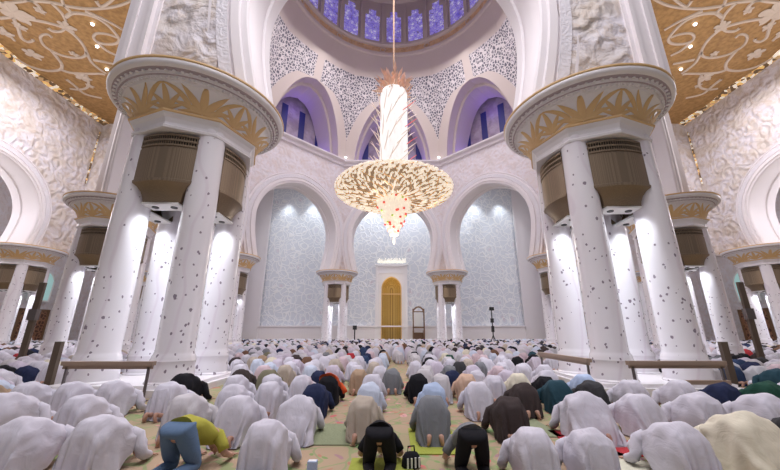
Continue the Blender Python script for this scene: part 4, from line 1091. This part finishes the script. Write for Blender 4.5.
# rows nearest the entrance, one by one: x, y, robe, head, kind, extra
F = [
 # first row
 (-5.05, 4.25, 'white', ('cap', 'white'), 'robe', {}, 'white-robed person cut by the left edge, nearest row'),
 (-4.22, 4.30, 'white', ('cap', 'white'), 'robe', dict(rz=-.25, sc=1.08), 'person in broad white robe, nearest row, bare soles at the left corner'),
 (-3.35, 4.28, 'white', ('cap', 'white'), 'robe', dict(rz=-.2, sc=1.05), 'person in white robe prostrating just left of the blue jeans'),
 (-2.36, 4.25, 'blue', ('hair', 'black'), 'two', dict(top='yellow', rz=-.3, sc=1.12), 'person in blue jeans and yellow shirt prostrating in the nearest row'),
 (-1.42, 4.20, 'white', ('cap', 'white'), 'robe', dict(rz=-.05, sc=1.0), 'person in white robe and black socks, nearest row, beside small blue box'),
 (-.16, 4.30, 'black', ('hair', 'black'), 'two', dict(top='black', sc=1.0), 'person all in black prostrating on a yellow green mat'),
 (.86, 4.20, 'black', ('hair', 'black'), 'two', dict(top='grey', sc=1.0), 'person in black trousers and grey top beside a striped bag'),
 (1.47, 4.00, 'white', ('cap', 'white'), 'robe', dict(sc=.94), 'person in smooth white robe right of the black trousers, nearest row'),
 (2.09, 4.02, 'white', ('cap', 'white'), 'robe', dict(sc=.94), 'second smooth white robe right of the black trousers, nearest row'),
 (3.15, 4.20, 'white', ('cap', 'white'), 'robe', dict(rz=.35, sc=1.02), 'person in white robe on a pale mat, left of the cream robe'),
 (4.05, 4.35, 'cream', ('cap', 'cream'), 'long', dict(rz=.45, sc=1.08), 'person in long cream robe prostrating in the nearest row'),
 (5.0, 4.50, 'charcoal', ('hair', 'black'), 'robe', dict(rz=.3, sc=1.06), 'dark-clad person cut by the right edge, nearest row'),
 # second row
 (-7.15, 5.85, 'white', ('cap', 'white'), 'robe', dict(rz=-.2), 'white-robed person at the left edge, second row'),
 (-6.35, 6.05, 'white', ('cap', 'white'), 'robe', dict(rz=-.3, sc=1.06), 'white-robed person second from the left edge, second row'),
 (-5.05, 6.00, 'white', ('cap', 'white'), 'robe', dict(rz=-.3, sc=1.0), 'white-robed person in second row, behind the one left of the jeans'),
 (-3.35, 6.00, 'off-white', ('cap', 'white'), 'robe', dict(rz=-.15, sc=1.02), 'person in off-white robe prostrating right behind the blue jeans'),
 (-2.48, 5.92, 'white', ('cap', 'white'), 'robe', dict(rz=-.1, sc=1.02), 'person in white robe with bare soles, second row, right of the yellow shirt'),
 (-1.55, 6.05, 'white', ('cloth', 'white'), 'long', dict(rz=-.12, sc=.96), 'person in white robe beside spread white cloth, second row'),
 (-.50, 6.05, 'beige', ('cap', 'beige'), 'robe', dict(sc=1.0), 'person in beige shirt-robe prostrating behind the one in black'),
 (.62, 6.00, 'grey', ('cap', 'white'), 'robe', dict(sc=1.0, var=4), 'person in grey robe on a yellow green mat, second row'),
 (1.86, 6.00, 'dark brown', ('hair', 'black'), 'robe', dict(sc=1.0, rz=.05), 'person in very dark robe with bare feet, second row'),
 (3.10, 6.05, 'white', ('cap', 'white'), 'long', dict(rz=.15, sc=1.04), 'person in flowing white robe, bare feet on a red edged mat'),
 (4.08, 6.15, 'white', ('cap', 'white'), 'robe', dict(rz=.25, sc=1.0), 'person in white robe, second row, right of the red edged mat'),
 (5.05, 6.10, 'white', ('cap', 'white'), 'robe', dict(rz=.3, sc=1.05), 'person in white robe with navy behind, second row near right'),
 (6.15, 6.15, 'white', ('cap', 'white'), 'robe', dict(rz=.3, sc=1.05), 'person in white robe, second row, beneath the dark green one'),
 # third row
 (-8.45, 7.45, 'tan', ('cap', 'white'), 'robe', dict(rz=-.3, sc=1.05), 'person in tan robe at the left edge, third row'),
 (-7.55, 7.55, 'white', ('cap', 'white'), 'robe', dict(rz=-.3), 'white-robed person next to the tan robe, third row'),
 (-6.60, 7.50, 'white', ('cap', 'white'), 'robe', dict(rz=-.3), 'white-robed person, third row, below the upright board'),
 (-5.75, 7.50, 'white', ('cap', 'white'), 'robe', dict(rz=-.3, sc=1.03), 'white-robed person, third row, before the left barrier'),
 (-4.98, 8.62, 'black', ('hair', 'black'), 'robe', dict(rz=-.35, sc=1.08), 'person in black robe behind white one, before the left columns'),
 (-4.55, 7.40, 'white', ('cap', 'white'), 'robe', dict(rz=-.2, sc=1.03), 'person in white robe just in front of the black robe, third row'),
 (-3.75, 8.65, 'white', ('cap', 'white'), 'robe', dict(rz=-.1), 'person in white robe before the near left column base'),
 (-3.25, 7.40, 'white', ('cap', 'white'), 'robe', {}, 'person in white robe, third row, left of the column base end'),
 (-2.55, 7.50, 'white', ('cap', 'white'), 'robe', dict(var=1), 'person in white robe, third row, behind bare soles'),
 (-1.62, 7.55, 'navy', ('hair', 'black'), 'robe', dict(sc=.98), 'person in navy robe, third row, behind the spread white cloth'),
 (-.50, 7.50, 'pale blue', ('cap', 'white'), 'robe', dict(sc=1.0), 'person in pale blue robe behind the beige one'),
 (.80, 7.45, 'light blue', ('cap', 'white'), 'robe', dict(sc=1.0), 'person in light blue shirt behind the grey robe'),
 (1.72, 7.50, 'white', ('cap', 'white'), 'robe', dict(sc=1.02), 'person in white robe left of two dark robes, third row'),
 (2.70, 7.60, 'dark brown', ('hair', 'black'), 'robe', dict(rz=.1), 'person in dark brown robe with feet showing, third row'),
 (3.52, 7.85, 'teal', ('cap', 'teal'), 'robe', dict(rz=.1), 'person in deep teal robe, third row'),
 (4.20, 7.75, 'charcoal', ('hair', 'black'), 'robe', dict(rz=.2), 'person in charcoal seen over the flowing white robe'),
 (4.60, 8.75, 'light blue', ('cap', 'white'), 'robe', dict(rz=.15), 'person in light blue robe before the near right column base'),
 (5.05, 7.75, 'white', ('cap', 'white'), 'robe', dict(rz=.2), 'person in white robe, third row, right of the light blue robe'),
 (6.05, 7.70, 'white', ('cap', 'white'), 'robe', dict(rz=.25), 'person in white robe before the right barrier, third row'),
 (6.95, 7.70, 'navy', ('cap', 'white'), 'robe', dict(rz=.3, sc=.95), 'person in navy robe at the right end of the barrier'),
 (7.85, 7.65, 'dark green', ('cap', 'white'), 'robe', dict(rz=.4), 'person in dark green robe, third row, near the right board'),
 (8.65, 7.60, 'white', ('cap', 'white'), 'robe', dict(rz=.35), 'person in white robe at the right edge, third row'),
 # fourth row
 (-10.1, 8.95, 'pale lilac', ('cap', 'white'), 'robe', dict(rz=-.3), 'person in pale lilac robe, fourth row at the left edge'),
 (-9.25, 8.25, 'pale blue', ('cap', 'white'), 'robe', dict(rz=-.3), 'person in pale blue robe, fourth row, left of the upright board'),
 (-2.98, 8.85, 'white', ('cap', 'white'), 'robe', {}, 'person in white robe, fourth row, left of the white one behind navy'),
 (-3.45, 9.95, 'olive', ('cap', 'olive'), 'robe', {}, 'person in olive robe beside the near left column base'),
 (-2.25, 8.90, 'white', ('cloth', 'white'), 'robe', dict(var=2), 'person in white robe left of the orange vest'),
 (-1.58, 8.75, 'black', ('hair', 'black'), 'vest', dict(top='orange'), 'person in black with a bright orange vest, fourth row'),
 (-.98, 10.15, 'tan', ('cap', 'white'), 'robe', {}, 'person in tan robe behind the orange vest'),
 (-.52, 8.9, 'white', ('cap', 'white'), 'robe', {}, 'person in white robe behind the pale blue one, fourth row'),
 (-.05, 10.25, 'grey', ('hair', 'black'), 'robe', {}, 'person in grey robe by the aisle, fifth row'),
 (.60, 9.0, 'black', ('hair', 'black'), 'robe', {}, 'person in black robe by the aisle, fourth row'),
 (1.15, 8.95, 'off-white', ('cap', 'white'), 'robe', dict(var=3), 'person in off-white robe, fourth row, right of black robe'),
 (1.82, 9.10, 'peach', ('hair', 'black'), 'robe', {}, 'person in peach robe with feet showing, fourth row'),
 (2.42, 8.80, 'white', ('cap', 'white'), 'robe', {}, 'person in white robe right of the peach robe'),
 (3.08, 8.95, 'cream', ('cap', 'white'), 'robe', {}, 'person in cream robe behind two dark robes'),
 (3.75, 9.0, 'black', ('hair', 'black'), 'robe', dict(sc=.92), 'person in black right of the cream robe, fourth row'),
 (4.25, 10.0, 'white', ('cap', 'white'), 'robe', {}, 'person in white robe left of the short right barrier'),
 (10.1, 8.85, 'white', ('cap', 'white'), 'robe', dict(rz=.3), 'person in white robe at the right edge, fourth row'),
 (10.85, 10.2, 'teal', ('cap', 'white'), 'robe', dict(rz=.3), 'person in teal robe behind the right upright board'),
]
for x, y, robe, hd, kd, ex, lab in F:
    ex = dict(ex); ex['rz'] = ex.get('rz', 0) * .45; ex['sc'] = ex.get('sc', 1.0) * .97
    if y < 4.6: x *= 1.075; y += .33; ex['sc'] *= .945
    pn = person(x, y, lab, robe, hd, kind=kd, **ex)
    if 'black socks' in lab:
        b = MB()
        for sg in (-1, 1): b.tube([(sg * .095, -.30, .11), (sg * .092, -.37, .15), (sg * .088, -.425, .165), (sg * .095, -.445, .11), (sg * .10, -.44, .05), (sg * .11, -.40, .015)], [.05, .052, .050, .052, .056, .04], 10)
        b.build('socks', CM['black'], pn, True)
FIRST_Y = 10.35; FIRST_ROW = 6
# mats and small things on the carpet
def matt(x, y, sx_, sy_, c, label, rz=0):
    b = MB(); b.box((0, 0, .008), (sx_, sy_, .016)); o = b.build('prayer_mat', CM[c], loc=(x, y, 0)); o.rotation_euler = (0, 0, rz); tag(o, label, 'prayer mat', 'prayer mats on the carpet')
CM['mat green'] = cloth_mat('mat_green_cloth', (.33, .37, .07)); CM['mat pale'] = cloth_mat('mat_pale_cloth', (.62, .62, .50)); CM['mat leaf'] = cloth_mat('mat_leaf_cloth', (.24, .27, .17))
matt(-.16, 4.5, .80, 1.3, 'mat green', 'yellow green mat under the person all in black')
matt(.62, 5.95, .74, 1.3, 'mat green', 'yellow green mat under the grey robe')
matt(-1.0, 6.3, .9, 1.2, 'mat leaf', 'green mat left of the beige robe')
matt(3.15, 5.85, 1.0, 1.25, 'red', 'red edged mat under the flowing white robe')
matt(2.95, 4.75, .8, 1.1, 'mat pale', 'pale mat left of the white robe in the nearest row', .3)
matt(2.3, 6.75, .9, 1.3, 'mat leaf', 'green mat between the dark brown robes')
matt(-3.1, 6.7, .8, 1.2, 'mat leaf', 'green mat by the bare soles behind the yellow shirt')
bx = empty('tissue_box', (-1.0, 4.72, 0), 'small light blue box on the carpet right of the nearest white robe', 'box')
b = MB(); b.box((0, 0, .06), (.11, .09, .12)); b.build('carton', CM['light blue'], bx); b = MB(); b.box((0, 0, .122), (.09, .05, .006)); b.build('lid', M['white'], bx)
bg = empty('bag', (.22, 4.85, 0), 'black and white striped bag beside black trousers', 'bag', rz=.3)
b = MB(); b.lathe([(.10, 0), (.13, .03), (.12, .12), (.08, .17), (.03, .18)], 12); bo = b.build('sack', CM['black'], bg, True); bo.scale = (1, .7, 1)
b = MB()
for k in range(4): b.box((-.075 + k * .05, -.088, .08), (.02, .012, .11))
b.build('stripes', M['white'], bg); b = MB(); b.tube([(-.05, 0, .16), (-.04, 0, .24), (.04, 0, .24), (.05, 0, .16)], .01, 6); b.build('handle', CM['black'], bg)
fr = tag(MB().build('x', M['white']), 'x', 'x') if False else None
b = MB(); b.box((0, 0, .13), (.30, .20, .26)); o = b.build('white_box', M['white'], loc=(6.35, 8.45, 0)); tag(o, 'white box on the carpet in front of the right barrier', 'box')

# rows behind the front ones: 300 people one by one, the rest as one crowd
Z_ = lambda y: .96 * y - .35
def blocked(x, y):
    for p in (NL, NR, SL, SR, DL, DR, FL, FR, OL, OR_, BL, BR):
        if abs(x - p[0]) < 2.4 and -2.7 < y - p[1] < 2.6: return True
    for px_, py_ in ((-10.3, 10.8), (9.95, 10.6), (-16.7, 15.9), (17.0, 16.4), (12, 42.1), (12.5, 42), (11.5, 42)):
        if abs(x - px_) < .6 and -1.3 < y - py_ < .9: return True
    if 5.1 < x < 6.2 and 9.0 < y < 14: return True
    if abs(x) > 5.6 and abs(x) < 9 and y < 9.6: return True
    return False
PAL = [('white', 46), ('off-white', 14), ('pale lilac', 10), ('light grey', 5), ('pale blue', 6), ('pink', 7), ('beige', 5), ('cream', 3), ('black', 5), ('navy', 4), ('grey', 3), ('dark brown', 4), ('brown', 2), ('teal', .8), ('dark blue', 1.5), ('olive', 1), ('dark green', .5), ('red', .35), ('tan', 2), ('purple', .3), ('charcoal', 3)]
PW = [w_ for _, w_ in PAL]; PN = [c for c, _ in PAL]
DARKP = [(c, w_ * (2.4 if c in ('black', 'dark brown', 'charcoal', 'brown', 'grey', 'navy') else 1)) for c, w_ in PAL]
rest = []; y = FIRST_Y; row = FIRST_ROW
while y < 54.0:
    lim = min(50, 1.22 * y + .5); xs = []; x = -lim + rp.uniform(0, .6)
    step = .76 if y < 16 else .80
    while x < lim:
        xx = x + rp.uniform(-.035, .035)
        aisle = (abs(xx - .18) < .30 + .02 * min(y, 20) and y < 19) or (abs(xx + 2.55 - .02 * y) < .20 and y < 14)
        if any(abs(xx - q[0]) < .58 and abs(y - q[1]) < 1.15 for q in people[:75]): x += step; continue
        if not aisle and not blocked(xx, y) and not (abs(xx) > 34.5 and y > 46) and not (abs(abs(xx) - 25.2) < 1.7 and y > 49) and not (abs(xx - 3.9) < 1.5 and y > 52.5) and not (abs(xx + 5.9) < .9 and abs(y - 52.4) < 1.3): xs.append(xx)
        x += step
    k = 0
    for xx in xs:
        k += 1; yy = y + rp.uniform(-.10, .10) if y < 30 else y + rp.uniform(-.15, .15)
        dark = abs(xx) > 3 and rp.random() < .5
        c = rp.choices(PN, [w_ for _, w_ in DARKP] if dark else PW)[0]
        big = abs(xx) < 1.13 * Z_(yy) + .6
        if len(people) < 300 and big:
            hd = rp.choices([('cap', 'white'), ('cap', 'black'), ('hair', 'black'), ('cloth', 'white'), ('cap', 'beige'), ('cloth', 'red')], [40, 8, 22, 24, 6, 2])[0]
            hw = {('cap', 'white'): 'white cap', ('cap', 'black'): 'black cap', ('hair', 'black'): 'bare dark hair', ('cloth', 'white'): 'white head cloth', ('cap', 'beige'): 'beige cap', ('cloth', 'red'): 'red head cloth'}[hd]
            person(xx, yy, 'person prostrating in %s robe, %s row, %s from the left end of the row' % (c, ORD[row - 1], ORD[min(k, len(ORD)) - 1]), c, hd, rz=rp.uniform(-.06, .06), sc=rp.uniform(.89, .96), skin=rp.choice(('skin', 'skin', 'skin2')))
        elif big or y > 15: rest.append((xx, yy, c, rp.uniform(-.12, .12), rp.uniform(.9, 1.05)))
    y += 1.27; row += 1
# far crowd: one object, low rounded figures with heads
cn = list(CL); b = MB()
RT = [(-.36, .06, .18), (-.30, .42, .25), (-.18, .64, .29), (-.02, .68, .30), (.20, .58, .28), (.40, .42, .24), (.52, .26, .12)]
for x, y, c, rz, sc in rest:
    vs = []; nx = 6; cr, sr = cos(rz), sin(rz)
    for yy, h, w_ in RT:
        for i in range(nx + 1):
            a = (-1 + 2 * i / nx) * pi / 2; px_ = w_ * sin(a) * sc; pz = h * max(0, cos(a)) ** .6 * sc; py_ = yy * sc
            vs.append((x + px_ * cr - py_ * sr, y + px_ * sr + py_ * cr, pz + .01))
    n1 = nx + 1; fs = [(j * n1 + i, j * n1 + i + 1, (j + 1) * n1 + i + 1, (j + 1) * n1 + i) for j in range(6) for i in range(nx)]; fs.append(tuple(range(nx, -1, -1)))
    mi = cn.index(c); b.add(vs, fs, mi)
    if y < 34: hx, hy = -.68 * sr * sc, .68 * cr * sc; b.ball((x + hx, y + hy, .13), .11, 6, cn.index(rp.choice(('white', 'white', 'black', 'brown'))), (1, 1, .95))
crowd = b.build('crowd', [CM[c] for c in cn], None, True)
tag(crowd, 'mass of far worshippers prostrating in rows up to the prayer wall', 'crowd', kind='stuff')
print('PEOPLE', len(people), 'REST', len(rest))
